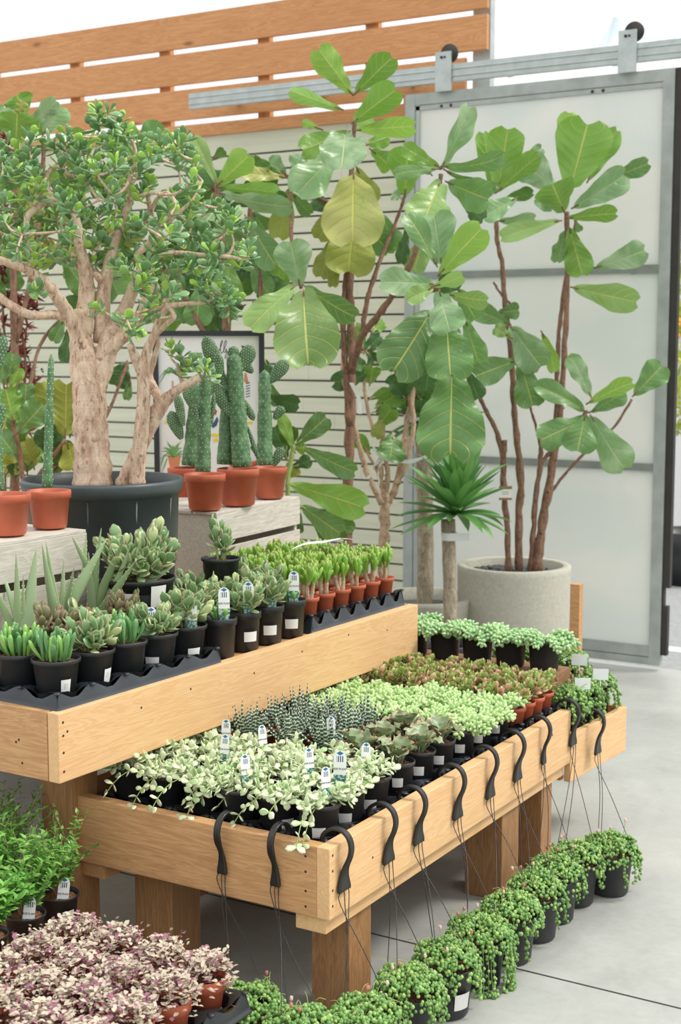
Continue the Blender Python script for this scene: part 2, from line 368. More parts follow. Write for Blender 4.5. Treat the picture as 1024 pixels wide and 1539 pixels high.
    def fat(s, base, d, n, L, W, T, prof, nl=5, seg=6, curl=0., rr=None):
        """plump closed leaf of elliptic section"""
        base = np.asarray(base, float); d = vn(d); n = vn(np.asarray(n) - d*np.dot(n, d)); sd = np.cross(d, n)
        t = np.linspace(0, 1, nl+1); px, py = zip(*prof); w = np.interp(t, px, py)
        a = curl*t; ds = L/nl
        cd = np.concatenate([[0], np.cumsum(np.cos((a[1:]+a[:-1])/2))*ds]); cn = -np.concatenate([[0], np.cumsum(np.sin((a[1:]+a[:-1])/2))*ds])
        an = np.linspace(0, 2*PI, seg, endpoint=False); ca, sa = np.cos(an), np.sin(an)
        rr = rng.random() if rr is None else rr
        nn = np.outer(np.cos(a), n) + np.outer(np.sin(a), d)
        C = base + np.outer(cd, d) + np.outer(cn, n)
        V = C[:, None, :] + (ca[None, :, None]*(w*W/2)[:, None, None])*sd[None, None, :] + (sa[None, :, None]*(w*T/2)[:, None, None])*nn[:, None, :]
        V = V.reshape(-1, 3); U = np.zeros((len(V), 3)); U[:, 0] = np.tile(ca, nl+1); U[:, 1] = np.repeat(t, seg); U[:, 2] = rr
        F_ = [(i*seg+j, i*seg+(j+1) % seg, (i+1)*seg+(j+1) % seg, (i+1)*seg+j) for i in range(nl) for j in range(seg)]
        F_.append(tuple(nl*seg+j for j in range(seg)))
        s.add(V, F_, U)

P_OVAL = [(0, .12), (.15, .5), (.35, .86), (.55, 1), (.75, .92), (.9, .6), (1, .12)]
P_SPAT = [(0, .22), (.2, .34), (.4, .62), (.65, 1), (.85, .88), (.95, .55), (1, .15)]
P_FIG = [(0, .05), (.06, .26), (.18, .42), (.3, .52), (.45, .74), (.62, .96), (.76, 1), (.88, .90), (.96, .64), (1, .34)]
P_FIGB = [(0, .08), (.04, .3), (.14, .46), (.3, .66), (.5, .88), (.68, 1), (.82, .97), (.93, .76), (.98, .52), (1, .36)]
P_LANCE = [(0, .5), (.15, .75), (.35, 1), (.6, .85), (.85, .45), (1, .03)]
P_STRAP = [(0, .7), (.2, .8), (.5, 1), (.8, .7), (1, .03)]
P_ZEB = [(0, .8), (.12, 1), (.4, .8), (.75, .38), (1, .03)]
P_SPIKE = [(0, 1), (.2, .95), (.5, .72), (.8, .36), (1, .04)]
P_BEAD = [(0, .4), (.2, .88), (.5, 1), (.8, .9), (.94, .6), (1, .25)]
P_FINGER = [(0, .45), (.3, .7), (.6, .92), (.85, 1), (.96, .8), (1, .4)]
P_ROUND = [(0, .3), (.12, .75), (.35, 1), (.6, 1), (.82, .8), (.95, .45), (1, .1)]

# ---------------------------------------------------------------- objects
def obj(name, mesh, parent=None, loc=(0, 0, 0), rot=(0, 0, 0), label=None):
    o = bpy.data.objects.new(name, mesh); COL.objects.link(o); o.location = loc; o.rotation_euler = rot
    if parent is not None: o.parent = parent
    if label: o['label'] = label
    return o
def thing(name, label, cat, loc=(0, 0, 0), rotz=0, group=None):
    o = bpy.data.objects.new(name, None); COL.objects.link(o); o.empty_display_size = .05
    o.location = tuple(float(q) for q in loc); o.rotation_euler = (0, 0, rotz); o['label'] = label; o['category'] = cat
    if group: o['group'] = group
    return o
def tag(o, label, cat, group=None, kind=None):
    o['label'] = label; o['category'] = cat
    if group: o['group'] = group
    if kind: o['kind'] = kind
    return o
def struct(name, mesh, loc=(0, 0, 0), rot=(0, 0, 0), parent=None):
    o = obj(name, mesh, parent, loc, rot)
    if parent is None: o['kind'] = 'structure'
    return o
def board_mesh(name, L, T, Hh, mat, bev=.003):
    """board running along local X, T thick in Y, Hh high in Z, from its corner"""
    bm = bmesh.new(); bmesh.ops.create_cube(bm, size=1)
    for v in bm.verts: v.co = Vector(((v.co.x+.5)*L, (v.co.y+.5)*T, (v.co.z+.5)*Hh))
    bmesh.ops.bevel(bm, geom=list(bm.edges), offset=bev, segments=2, affect='EDGES', profile=.6)
    m = bpy.data.meshes.new(name); bm.to_mesh(m); bm.free(); m.materials.append(MAT[mat]); return m
def board(name, p, L, T, Hh, mat, parent, yaw=0, roll=None, bev=.003):
    rot = (0, 0, yaw) if roll is None else roll
    return obj(name, board_mesh(name, L, T, Hh, mat, bev), parent, p, rot)
def vboard(name, p, sx, sy, h, mat, parent, bev=.003):
    """upright post: grain runs along Z"""
    # local X -> world Z
    o = obj(name, board_mesh(name, h, sy, sx, mat, bev), parent, (p[0]+sx, p[1], p[2]), (0, -PI/2, 0))
    return o
def text_mesh(body, size, mat, extrude=.0004, bold=False):
    cu = bpy.data.curves.new('lettering', 'FONT'); cu.body = body; cu.size = size; cu.extrude = extrude
    cu.align_x = 'CENTER'; cu.align_y = 'CENTER'
    o = bpy.data.objects.new('tmp', cu); COL.objects.link(o)
    dg = bpy.context.evaluated_depsgraph_get(); dg.update()
    m = bpy.data.meshes.new_from_object(o.evaluated_get(dg)); bpy.data.objects.remove(o); m.materials.clear(); m.materials.append(MAT[mat])
    return m
def smoothpts(pts, n=6):
    """Catmull-Rom resampling of points (any dimension)"""
    P = np.asarray(pts, float); P = np.vstack([2*P[0]-P[1], P, 2*P[-1]-P[-2]]); out = []
    for i in range(1, len(P)-2):
        for k in range(n):
            t = k/n; a, b, c, d = P[i-1], P[i], P[i+1], P[i+2]
            out.append(.5*((2*b) + (-a+c)*t + (2*a-5*b+4*c-d)*t*t + (-a+3*b-3*c+d)*t**3))
    out.append(P[-2]); return np.array(out)
def rdir(tilt_lo, tilt_hi, az=None):
    """unit vector tilted from straight up by an angle range"""
    t = rng.uniform(tilt_lo, tilt_hi); a = rng.uniform(0, 2*PI) if az is None else az
    return np.array((math.sin(t)*math.cos(a), math.sin(t)*math.sin(a), math.cos(t)))
ORD = ['first', 'second', 'third', 'fourth', 'fifth', 'sixth', 'seventh', 'eighth', 'ninth', 'tenth', 'eleventh', 'twelfth']
# ================================================================ SETTING
mb = MB(); mb.box((-12, -1.5, -.1), (3, 7.45, 0)); floor = struct('floor', mb.mesh('floor', 'floor', False))
mb = MB()
mb.box((-12, 3.555, .0002), (3, 3.561, .0012)); mb.box((-12, .2, .0002), (3, .206, .0012))
mb.box((-4.2, -1.5, .0002), (-4.194, 7.4, .0012))
struct('trim_floor_joint', mb.mesh('trim_floor_joint', 'rubber', False))
mb = MB(); mb.box((-14, 7.45, -.1), (14, 40, -.02)); struct('ground', mb.mesh('ground', 'asphalt', False))
mb = MB(); mb.box((-2.8, 7.98, -.0195), (3, 8.1, -.016)); o = struct('trim_painted_line', mb.mesh('trim_painted_line', 'white', False))
# siding wall: separate lapped boards in one mesh over a dark backing
mb = MB(); pitch = .1015; z = 1.991 - 19*pitch - .045; k = 0
XL, XR = -9.5, -3.96
while z < 3.03:
    cuts = sorted([XL] + [x for x in ((-6.9 + (k*1.37) % 1.6), (-4.85 + (k*.77) % .5)) if XL+.4 < x < XR-.2] + [XR])
    for a, b in zip(cuts[:-1], cuts[1:]):
        mb.box((a+.0008, 7.60, z), (b-.0008, 7.625, z+pitch-.012 if z+pitch < 3.03 else 3.098))
    z += pitch; k += 1
struct('wall_back', mb.mesh('wall_back', 'siding', False))
mb = MB(); mb.box((XL, 7.615, 0), (XR, 7.70, 3.085)); struct('wall_backing', mb.mesh('wall_backing', 'darkwall', False))
# wooden screen of wide planks above the siding
fence = thing('slat_fence', 'orange cedar slat fence of wide planks with gaps, above the siding wall', 'fence', (-6, 7.62, 3.09))
FO = np.array((-6, 7.62, 3.09))
for z0, z1, xr in ((3.655, 3.862, -3.585), (3.428, 3.622, -3.585), (3.205, 3.394, -3.72), (3.092, 3.170, -3.92)):
    board('plank', (-10.5+6, -.02-.02, z0-FO[2]), xr+10.5, .03, z1-z0, 'cedar', fence, bev=.002)
for x in (-8.25, -7.46, -6.69, -5.92, -5.14, -4.36):
    vboard('upright', (x-.045+6, .0, 0), .09, .045, .75, 'cedar', fence)
b = board('upright', (-4.12+6, -.045, 0.03), .2, .02, .11, 'pine2', fence)
b['label'] = 'short nailed block at the door end'
mb = MB(); mb.box((-3.71, 7.66, 0), (-3.6, 7.72, 3.80)); struct('trim_post', mb.mesh('trim_post', 'metal', False))
# greenhouse roof film seen beyond the rail
mb = MB(); n = 60; V = []; Ff = []
for i in range(n+1):
    x = -5.2 + i*.16
    for j, (yy, zz) in enumerate(((13, 4.42), (13.25, 4.52+.05*math.sin(i*1.3)), (13.6, 4.78+.10*math.sin(i*.9)+.06*math.sin(i*2.3)))):
        V.append((x, yy+.15*math.sin(i*1.9+j), zz))
for i in range(n):
    for j in range(2): a = i*3+j; Ff.append((a, a+3, a+4, a+1))
mb.add(V, Ff)
struct('roof_film', mb.mesh('roof_film', 'film'))

# ---- sliding door
dy = 7.36; dx0, dx1, dz0, dz1 = -3.99, -2.41, .03, 3.175; fw = .062
mb = MB(); mb.box((dx0+fw*.8, dy+.012, dz0+fw), (dx1-fw*.8, dy+.028, dz1-fw)); door = struct('door_1', mb.mesh('door_1', 'poly', False))
def mstruct(name, boxes, mat, parent=door, smooth=False):
    mb = MB()
    for lo, hi in boxes: mb.box(lo, hi)
    return obj(name, mb.mesh(name, mat, smooth), parent)
mstruct('door_frame', [((dx0, dy, dz0), (dx0+fw, dy+.05, dz1)), ((dx1-fw, dy, dz0), (dx1, dy+.05, dz1)),
    ((dx0+fw, dy+.002, dz1-fw), (dx1-fw, dy+.048, dz1)), ((dx0+fw, dy+.002, dz0), (dx1-fw, dy+.048, dz0+.04)), ((dx0+fw, dy+.006, dz0+.045), (dx1-fw, dy+.046, dz0+.105)),
    ((dx0+fw, dy+.004, dz1-fw-.03), (dx1-fw, dy+.016, dz1-fw-.006)), ((dx0+fw+.004, dy+.004, dz0+.1), (dx0+fw+.03, dy+.016, dz1-fw))], 'metal2')
mstruct('cross_bar', [((dx0+fw, dy-.002, 2.135), (dx1-fw, dy+.03, 2.172)), ((-2.62, dy-.008, 2.128), (-2.60, dy+.0, 2.18)), ((-2.60, dy-.005, 2.132), (dx1-fw, dy, 2.176))], 'barsteel')
mstruct('cross_bar', [((dx0+fw, dy-.002, 1.085), (dx1-fw, dy+.03, 1.125))], 'barsteel')
mstruct('rubber_edge', [((dx1+.002, dy+.006, dz0+.06), (dx1+.035, dy+.044, .36)), ((dx1+.002, dy+.006, .36), (dx1+.012, dy+.044, .46)), ((dx1+.002, dy+.006, .46), (dx1+.042, dy+.044, dz1))], 'rubber')
for hx in (-3.735, -2.66):
    mb = MB(); mb.box((hx-.05, dy-.028, 3.17), (hx+.05, dy-.02, 3.385)); h = obj('hanger_plate', mb.mesh('hanger_plate', 'metal', False), door)
    for q in range(2):
        mb = MB(); mb.tube([(hx+.02*q-.01, dy-.034, 3.355+.0*q), (hx+.02*q-.01, dy-.027, 3.355)], .008-.002*q, 8); obj('bolt', mb.mesh('bolt', 'rubber'), h)
    mb = MB(); mb.tube([(hx+.03, dy-.018, 3.375), (hx+.03, dy+.0, 3.375)], .052, 20); obj('wheel', mb.mesh('wheel', 'rubber'), door)
for bx in (-3.76, -3.70, -2.86, -2.80):
    mb = MB(); mb.ball((bx, dy+.004, 3.095), .009); obj('bolt', mb.mesh('bolt', 'rubber'), door)
# rail: a box track with ribs
mb = MB(); prof = [(0, 0), (0, .022), (-.006, .027), (0, .034), (0, .06), (-.006, .066), (0, .072), (0, .094), (.04, .094), (.04, 0)]
V = [(x, 7.345+p[0], 3.222+p[1]) for x in (-5.52, 2.0) for p in prof]; m_ = len(prof)
mb.add(V, [(i, (i+1) % m_, m_+(i+1) % m_, m_+i)[::-1] for i in range(m_)] + [tuple(range(m_)), tuple(range(2*m_-1, m_-1, -1))])
rail = struct('trim_door_rail', mb.mesh('trim_door_rail', 'metal', False))
for q in range(9):
    bx = -5.3 + q*.62
    mb = MB(); mb.box((bx-.015, 7.385, 3.26), (bx+.015, 7.6, 3.285)); obj('rail_bracket', mb.mesh('rail_bracket', 'metal', False), rail)

# ================================================================ BENCHES
def bench(name, label, org):
    return thing(name, label, 'bench', org)
# upper bench
U0 = np.array((-3.3, 3.6, 0.0))
ub = bench('display_bench', 'upper tier of the pine bench, carrying the jade tree and crates', U0)
zt = .815; bh = .184
def bloc(p, o): return tuple(np.asarray(p, float) - o)
board('side_board', bloc((-2.450, 2.675, zt-bh), U0), 1.85, .038, bh, 'pine', ub, yaw=PI/2-.033)
board('front_board', bloc((-4.6, 2.677, zt-bh), U0), 2.109, .038, bh, 'pine2', ub)
board('back_board', bloc((-4.6, 4.482, zt-bh), U0), 2.165, .038, bh, 'pine2', ub)
mb = MB()
for i in range(13): mb.box((-4.6+.0, 2.722+i*.135, zt-.04), (-2.494+.0045*i, 2.722+i*.135+.131, zt-.006))
for i in range(4): mb.box((-4.6, 4.53+i*.135, zt-.04), (-2.85, 4.53+i*.135+.131, zt-.006))
mb.v = [v-U0 for v in mb.v]; obj('deck', mb.mesh('deck', 'pine2', False), ub)
board('joist', bloc((-4.6, 2.80, zt-bh-.09), U0), 1.72, .045, .09, 'post', ub)
board('joist', bloc((-4.6, 4.3, zt-bh-.09), U0), 2.12, .045, .09, 'post', ub)
LX = float(Py(63, 1230, 2.86)[0])
for p in ((LX, 2.86), (-2.80, 4.2), (-4.3, 2.86), (-4.3, 4.2), (-3.5, 2.86)):
    vboard('leg', bloc((p[0], p[1], 0), U0), .11, .11, zt-bh-.001, 'post', ub)
# lower bench
L0 = np.array((-2.19, 3.65, 0.0))
lb = bench('display_bench', 'lower tier of the pine bench, with black hanger hooks over its edge', L0)
zt = .52
board('side_board', bloc((-1.765+.0, 2.885, zt-bh), L0), 1.575, .038, bh, 'pine', lb, yaw=PI/2)
board('front_board', bloc((-2.62, 2.885, zt-bh), L0), .817, .038, bh, 'pine2', lb)
board('back_board', bloc((-2.62, 2.93, zt-bh), L0), 1.52, .038, bh, 'pine2', lb, yaw=PI/2)
mb = MB()
for i in range(11): mb.box((-2.62, 2.925+i*.139, zt-.085), (-1.805, 2.925+i*.139+.134, zt-.05))
mb.v = [v-L0 for v in mb.v]; obj('deck', mb.mesh('deck', 'pine2', False), lb)
board('joist', bloc((-1.785, 2.90, zt-bh-.045), L0), 1.55, .09, .045, 'pine', lb, yaw=PI/2)
board('joist', bloc((-2.5, 2.90, zt-bh-.045), L0), 1.55, .09, .045, 'pine2', lb, yaw=PI/2)
def lpost(x, y, s=.115): vboard('leg', bloc((x-s, y, 0), L0), s, s, zt-bh-.046, 'post', lb)
c = Px(525, 1400, -1.80); 
lpost(-1.80, c[1])
c = Px(755, 1250, -1.80); lpost(-1.80, c[1], .13)
c = Px(822, 1230, -1.80); lpost(-1.80, min(c[1], 4.30), .09)
lpost(-2.33, 2.98, .13); lpost(-2.45, 4.2, .1)
board('unseen_shade_panel', bloc((-2.61, 3.2, .02), L0), 1.2, .012, .30, 'box', lb, yaw=PI/2)  # unseen panel, added to keep the space under the bench dark
# far bench
F0 = np.array((-2.1, 4.7, 0.0))
fb = bench('display_bench', 'small low bench at the far end holding trailing bead plants', F0)
zt = .43
board('side_board', bloc((-1.765, 4.465, zt-.165), F0), .475, .024, .165, 'pine', fb, yaw=PI/2-.06)
board('back_board', bloc((-2.5, 4.93, zt-.165), F0), .75, .03, .165, 'pine2', fb)
board('front_board', bloc((-2.5, 4.466, zt-.165), F0), .70, .024, .12, 'pine2', fb)
mb = MB(); mb.box((-2.5, 4.491, zt-.06), (-1.795, 4.929, zt-.03)); mb.v = [v-F0 for v in mb.v]; obj('deck', mb.mesh('deck', 'pine2', False), fb)
for p in ((-2.28, 4.50), (-2.28, 4.80), (-2.48, 4.50), (-2.48, 4.80)): vboard('leg', bloc((p[0], p[1], 0), F0), .07, .07, zt-.061, 'post', fb)
# open wooden box used as a riser
bx0, bx1, by0, by1, bz0, bz1 = -2.50, -1.882, 4.575, 4.735, .4005, .60
X0 = np.array((-2.19, 4.66, bz0)); box = thing('wooden_box', 'open brown wooden box laid on its side under the row of plump green pots', 'box', X0)
for nm, p, L, T, Hh in (('plank', (bx0, by0, bz1-.016), bx1-bx0, by1-by0, .016), ('plank', (bx0, by0, bz0), bx1-bx0, by1-by0, .014), ('back_panel', (bx0, by1, bz0), bx1-bx0, .012, bz1-bz0)):
    board(nm, bloc(p, X0), L, T, Hh, 'box', box, bev=.0015)
for x in (bx0, bx1-.014): board('end_panel', bloc((x, by0, bz0+.0145), X0), .014, by1-by0, bz1-bz0-.031, 'box', box, bev=.001)
# tall stake behind
mb = MB(); mb.box((-.02, -.02, 0), (.02, .02, .80)); p = Pd(866, 950, 5.75)
tag(obj('wooden_stake', mb.mesh('wooden_stake', 'pine2', False), None, (p[0], p[1], 0)), 'upright wooden stake standing behind the far end of the benches', 'stake')

def nail(parent, org, p, n):
    mb = MB(); p = np.asarray(p, float); n = np.asarray(n, float); mb.tube([p-n*.002, p+n*.0006], .0035, 7); mb.v = [v-org for v in mb.v]; obj('nail', mb.mesh('nail', 'rubber'), parent)
rng.seed(5)
for i in range(7):
    y = 2.70+i*.27+rng.uniform(-.03, .03); nail(ub, U0, (-2.450+.033*(y-2.675), y, .815-.03-rng.uniform(0, .03)), (1, 0, 0))
for z in (.79, .755, .71, .66): nail(ub, U0, (-2.449, 2.692, z), (1, 0, 0))
for z in (.50, .46, .41, .37): nail(lb, L0, (-1.765, 2.90, z), (1, 0, 0)); nail(lb, L0, (-1.835, 2.885, z-.01), (0, -1, 0))
for i in range(6): y = 3.1+i*.24; nail(lb, L0, (-1.765, y, .48-rng.uniform(0, .05)), (1, 0, 0))
for x in (-2.58, -2.60, -2.59): nail(ub, U0, (x, 2.677, .66+rng.uniform(0, .1)), (0, -1, 0))
# ================================================================ CRATES
def crate(label, corner, yaw, L=.47, D=.32, Hh=.385):
    """corner = front right top corner as seen; local X along the long slatted face, Y to the back"""
    t = thing('wooden_crate', label, 'crate', corner, yaw, 'whitewashed crates on the bench')
    sh = (Hh-.012)*.29; gap = (Hh-.012-3*sh)/2
    for face_y in (0.0, D-.009):
        for k in range(3):
            board('slat', (0, face_y, k*(sh+gap)), L, .009, sh, 'crate', t, bev=.0015)
    for x in (.010, L-.028): board('end_panel', (x, .0095, 0), .018, D-.019, Hh-.012, 'crate', t, bev=.0015)
    for k in range(3): board('slat', (0, .0+k*(D/3)+.002, Hh-.0115), L, D/3-.006, .010, 'crate', t, bev=.0015)
    return t
DK = .8095                       # top of the upper deck
pr = Pz(326, 770, 1.16)
crate('whitewashed crate beneath the tall cacti in front of the poster', (pr[0], pr[1], DK), R(94), L=.62, Hh=1.16-DK)
pl = Pz(130, 795, 1.20); cyl = R(88); dxy = np.array((math.cos(cyl), math.sin(cyl)))
crate('whitewashed crate at the left edge behind the spiky aloe', (pl[0]-dxy[0]*.62, pl[1]-dxy[1]*.62, DK), cyl, L=.62, Hh=1.20-DK)
CRX, CLX = pr, pl
# ================================================================ POTS, TRAYS, TAGS
def pot_mesh(name, rt, rb, h, mat, lip=.012, lipw=.003, seg=28, feet=False):
    mb = MB(); w = .0022
    pr = [(0, .002), (rb-.004, .002), (rb, .006), (rt-lipw-.002, h-lip), (rt, h-lip+.001), (rt+.0005, h-.002), (rt-.001, h), (rt-lipw, h-.001), (rt-lipw-w, h-lip), (rt-.006-w*2, h*.72)]
    mb.lathe(pr, seg); m = mb.mesh(name, mat); return m
def soil_mesh(r, h, mat='soil'):
    mb = MB(); mb.disc((0, 0, h), r, 18, .004)
    for _ in range(26):
        a = rng.uniform(0, 6.28); q = r*.9*math.sqrt(rng.random()); mb.ball((q*math.cos(a), q*math.sin(a), h+.001), rng.uniform(.0015, .004), 5, 3)
    return mb.mesh('soil', mat)
def sticker_mesh(rt, rb, h, z0, z1, half, mat='sticker'):
    """label wrapped on the outside of the pot, facing local +X"""
    mb = MB(); V = []; U = []; n = 6; m = 4
    for i in range(n+1):
        a = -half + 2*half*i/n
        for j in range(m+1):
            z = z0+(z1-z0)*j/m; r = rb + (rt-rb)*(z/h) + .0008
            V.append((r*math.cos(a), r*math.sin(a), z)); U.append((-1+2*i/n, j/m, 0))
    mb.add(V, [(i*(m+1)+j, (i+1)*(m+1)+j, (i+1)*(m+1)+j+1, i*(m+1)+j+1) for i in range(n) for j in range(m)], U)
    return mb.mesh('price_sticker', mat)
def tag_mesh(w=.026, h=.085):
    """rounded-top plastic plant tag, standing in local XZ, face to local -Y"""
    mb = MB(); V = []; U = []; rows = [0, .2, .4, .6, .75, .85, .92, .965, 1]
    for t in rows:
        ww = w/2 if t < .8 else w/2*math.sqrt(max(.02, 1-((t-.8)/.21)**2))
        ww *= (.8 if t < .05 else 1)
        for q in (-1, -.5, 0, .5, 1): V.append((q*ww, 0, t*h)); U.append((q*ww/(w/2), t, 0))
    nf = [(i*5+j, i*5+j+1, (i+1)*5+j+1, (i+1)*5+j) for i in range(len(rows)-1) for j in range(4)]
    mb.add(V, nf, U); V2 = np.array(V)+np.array((0, .0009, 0)); mb.add(V2, [f[::-1] for f in nf], U)
    return mb.mesh('plant_tag', 'tag', False)
TAGM = tag_mesh(); TAGBIG = tag_mesh(.034, .10)
TAGTXT = text_mesh('JADE PLANT', .0056, 'ink', .0002)
TAGTXT2 = text_mesh('JADE PLANT', .0074, 'ink', .0002)

def tray(name, label, org, nx, ny, px, py, h=.05, rot=0, mat='tray', hole=.43, notch=.42, group=None, base=.0):
    """plant tray: rolled bottom lip, sloped skirt cut away in front of every pot, top web with round pockets and ridges.
       org = centre of the tray on its support"""
    mb = MB(); W = nx*px; D = ny*py; sl = .012
    def side(p0, p1, ncell, out):
        p0 = np.array(p0, float); p1 = np.array(p1, float); ns = ncell*12; V = []
        for i in range(ns+1):
            t = i/ns; c = p0 + (p1-p0)*t; s = (t*ncell) % 1.0
            if i == ns: s = 1.0
            q = max(0, 1-abs(s-.5)/.40); top = h - notch*h*min(1, q*1.35)
            o = np.array(out, float)
            V += [tuple(c + o*.014) + (.000,), tuple(c + o*.016) + (.004,), tuple(c + o*.010) + (.006,), tuple(c+o*.008)+(.016,), tuple(c + o*(.008-sl*(top/h)))+(max(top, .017),)]
        mb.add(V, [(i*5+j, (i+1)*5+j, (i+1)*5+j+1, i*5+j+1) for i in range(ns) for j in range(4)])
    x0, x1, y0, y1 = -W/2, W/2, -D/2, D/2; e = .012
    side((x0-e*.3, y0), (x1+e*.3, y0), nx, (0, -1)); side((x1, y0-e*.3), (x1, y1+e*.3), ny, (1, 0)); side((x1, y1), (x0, y1), nx, (0, 1)); side((x0, y1), (x0, y0), ny, (-1, 0))
    # corner fillers
    for cx, cy, a in ((x0, y0, PI), (x1, y0, -PI/2), (x1, y1, 0), (x0, y1, PI/2)):
        V = []
        for k in range(7):
            g = a + PI/2*k/6; c_, s_ = math.cos(g), math.sin(g)
            for rr_, zz in ((.014, 0), (.016, .004), (.010, .006), (.008, .016), (-.002, h)): V.append((cx+c_*rr_, cy+s_*rr_, zz))
        mb.add(V, [(i*5+j, (i+1)*5+j, (i+1)*5+j+1, i*5+j+1) for i in range(6) for j in range(4)])
    # web with pockets
    for i in range(nx):
        for j in range(ny):
            cx = x0+(i+.5)*px; cyy = y0+(j+.5)*py; V = []; n = 24; r = hole*min(px, py)
            for k in range(n):
                g = 2*PI*k/n + PI/n; c_, s_ = math.cos(g), math.sin(g); q = 1/max(abs(c_), abs(s_))
                sx, sy = c_*q*px/2, s_*q*py/2
                mid = (abs(abs(c_)-abs(s_)))          # 1 at edge midpoints, 0 at corners
                zz = h - notch*h*.55*max(0, mid-.45)/.55
                V += [(cx+sx, cyy+sy, zz), (cx+c_*r*1.06, cyy+s_*r*1.06, zz-.004), (cx+c_*r, cyy+s_*r, zz-.010), (cx+c_*r*.82, cyy+s_*r*.82, .006)]
            mb.add(V, [(k*4+m, k*4+m+1, ((k+1) % n)*4+m+1, ((k+1) % n)*4+m) for k in range(n) for m in range(3)])
            mb.add([(cx+r*.82*math.cos(2*PI*k/n), cyy+r*.82*math.sin(2*PI*k/n), .006) for k in range(n)], [tuple(range(n))])
    # little raised ears between pockets along the rims
    for i in range(nx+1):
        for j in range(ny+1):
            if i in (0, nx) or j in (0, ny):
                mb.ball((x0+i*px*(.995), y0+j*py, h-.002), .010, 8, 5, (1, 1, .45))
    m = mb.mesh(name, mat); o = obj(name, m, None, tuple(org), (0, 0, rot)); tag(o, label, 'plant tray', group); return o

# ================================================================ FOLIAGE VARIANTS (pot-local, z=0 at the pot's foot)
def fol_hoya(h, r, seed, trail=0, n=16):
    rng.seed(seed); mb = MB(); st = MB()
    for k in range(n):
        az = rng.uniform(0, 2*PI); tl = trail and k < trail
        if tl: az = rng.uniform(-PI*.75, -PI*.35)
        d = rdir(.2, .95, az); L = rng.uniform(.05, .10)*(2.0 if tl else 1)
        p0 = np.array((rng.uniform(-.5, .5)*r, rng.uniform(-.5, .5)*r, h-.01)); pts = []; p = p0.copy()
        for i in range(7):
            pts.append(p.copy()); d = vn(d + np.array((0, 0, -.12 if not tl else -.42)) + np.array((math.cos(az), math.sin(az), 0))*(.12 if not tl else .10)); p = p + d*L/6*(1 if not tl else 1)
        st.tube(pts, .0014, 5, False)
        for i in range(1 if not tl else 2, 7):
            t = vn(pts[i]-pts[i-1]); s = vn(np.cross(t, (0, 0, 1)) + 1e-3); s = s*math.cos(i*1.57)+np.cross(t, s)*math.sin(i*1.57)
            for q in (-1, 1):
                dd = vn(s*q*.9 + t*.5 + np.array((0, 0, .25))); L2 = rng.uniform(.020, .030)
                mb.fat(pts[i], dd, vn(t+np.array((0, 0, .8))+rdir(0, 1)*.6), L2, L2*.68, .0045, P_OVAL, 4, 6, rng.uniform(-.3, .5))
    return mb.mesh('foliage', 'hoya'), st.mesh('stem', 'vine')
def fol_begonia(h, r, seed):
    rng.seed(seed); mb = MB()
    for k in range(11):
        az = k*2.4+rng.uniform(-.3, .3); d = rdir(.45, 1.1, az); p = np.array((.25*r*math.cos(az), .25*r*math.sin(az), h-.005)); q = p+vn(d+np.array((0, 0, .5)))*rng.uniform(.015, .04)
        mb.tube([p, q], .002, 5, False); L = rng.uniform(.042, .058)
        mb.leaf(q-d*.004, d, np.array((-math.cos(az)*.6, -math.sin(az)*.6, 1)), L, L*1.05, P_ROUND, 8, 8, rng.uniform(-.3, 1.2), fold=.45, wave=.11, wn=2.5)
    return mb.mesh('foliage', 'begonia')
def fol_zebra(h, r, seed):
    rng.seed(seed); mb = MB()
    for c in ((0, 0), (.018, .01)) if seed % 2 else ((0, 0),):
        for k in range(17):
            t = k/17; az = k*2.4; d = rdir(.15+.85*(1-t), .3+1.0*(1-t), az); L = rng.uniform(.08, .12)
            mb.fat((c[0]+.008*math.cos(az), c[1]+.008*math.sin(az), h-.004), d, (-math.cos(az), -math.sin(az), .6), L, .0165, .010, P_ZEB, 9, 6, -rng.uniform(.3, .7))
    return mb.mesh('foliage', 'zebra')
def strand_burro(mb, pts, lw=.006, ll=.017, dens=1.0):
    P = smoothpts(pts, 4); seg = np.linalg.norm(np.diff(P, axis=0), axis=1); Ltot = seg.sum(); n = int(Ltot/.0033*dens); cs = np.concatenate([[0], np.cumsum(seg)])
    for i in range(n):
        s = Ltot*(i+.5)/n; j = min(len(seg)-1, int(np.searchsorted(cs, s)-1)); f = (s-cs[j])/max(seg[j], 1e-6); p = P[j]*(1-f)+P[j+1]*f; t = vn(P[j+1]-P[j])
        a = i*2.4; b = vn(np.cross(t, (0.1, .2, 1))); b = b*math.cos(a)+np.cross(t, b)*math.sin(a); end = s/Ltot > .93
        mb.fat(p, vn(b*(1 if not end else .4)+t*.5), t, ll*(1 if not end else .7)*rng.uniform(.85, 1.1), lw, lw*.9, P_BEAD, 4, 5, -.3)
def fol_burro(h, r, seed, n=9, long=1.0, lean=None):
    rng.seed(seed); mb = MB()
    for k in range(n):
        az = rng.uniform(0, 2*PI) if lean is None else lean+rng.uniform(-1.6, 1.6); q = rng.uniform(.2, .8)*r; p = np.array((q*math.cos(az), q*math.sin(az), h-.008)); d = rdir(.2, .9, az); pts = [p.copy()]
        L = rng.uniform(.05, .10)*long
        for i in range(4):
            d = vn(d+np.array((math.cos(az)*.25, math.sin(az)*.25, -.42 if i > 0 else -.1))); p = p+d*L/4; pts.append(p.copy())
        strand_burro(mb, pts, .0125, .0215)
    return mb.mesh('foliage', 'burro')
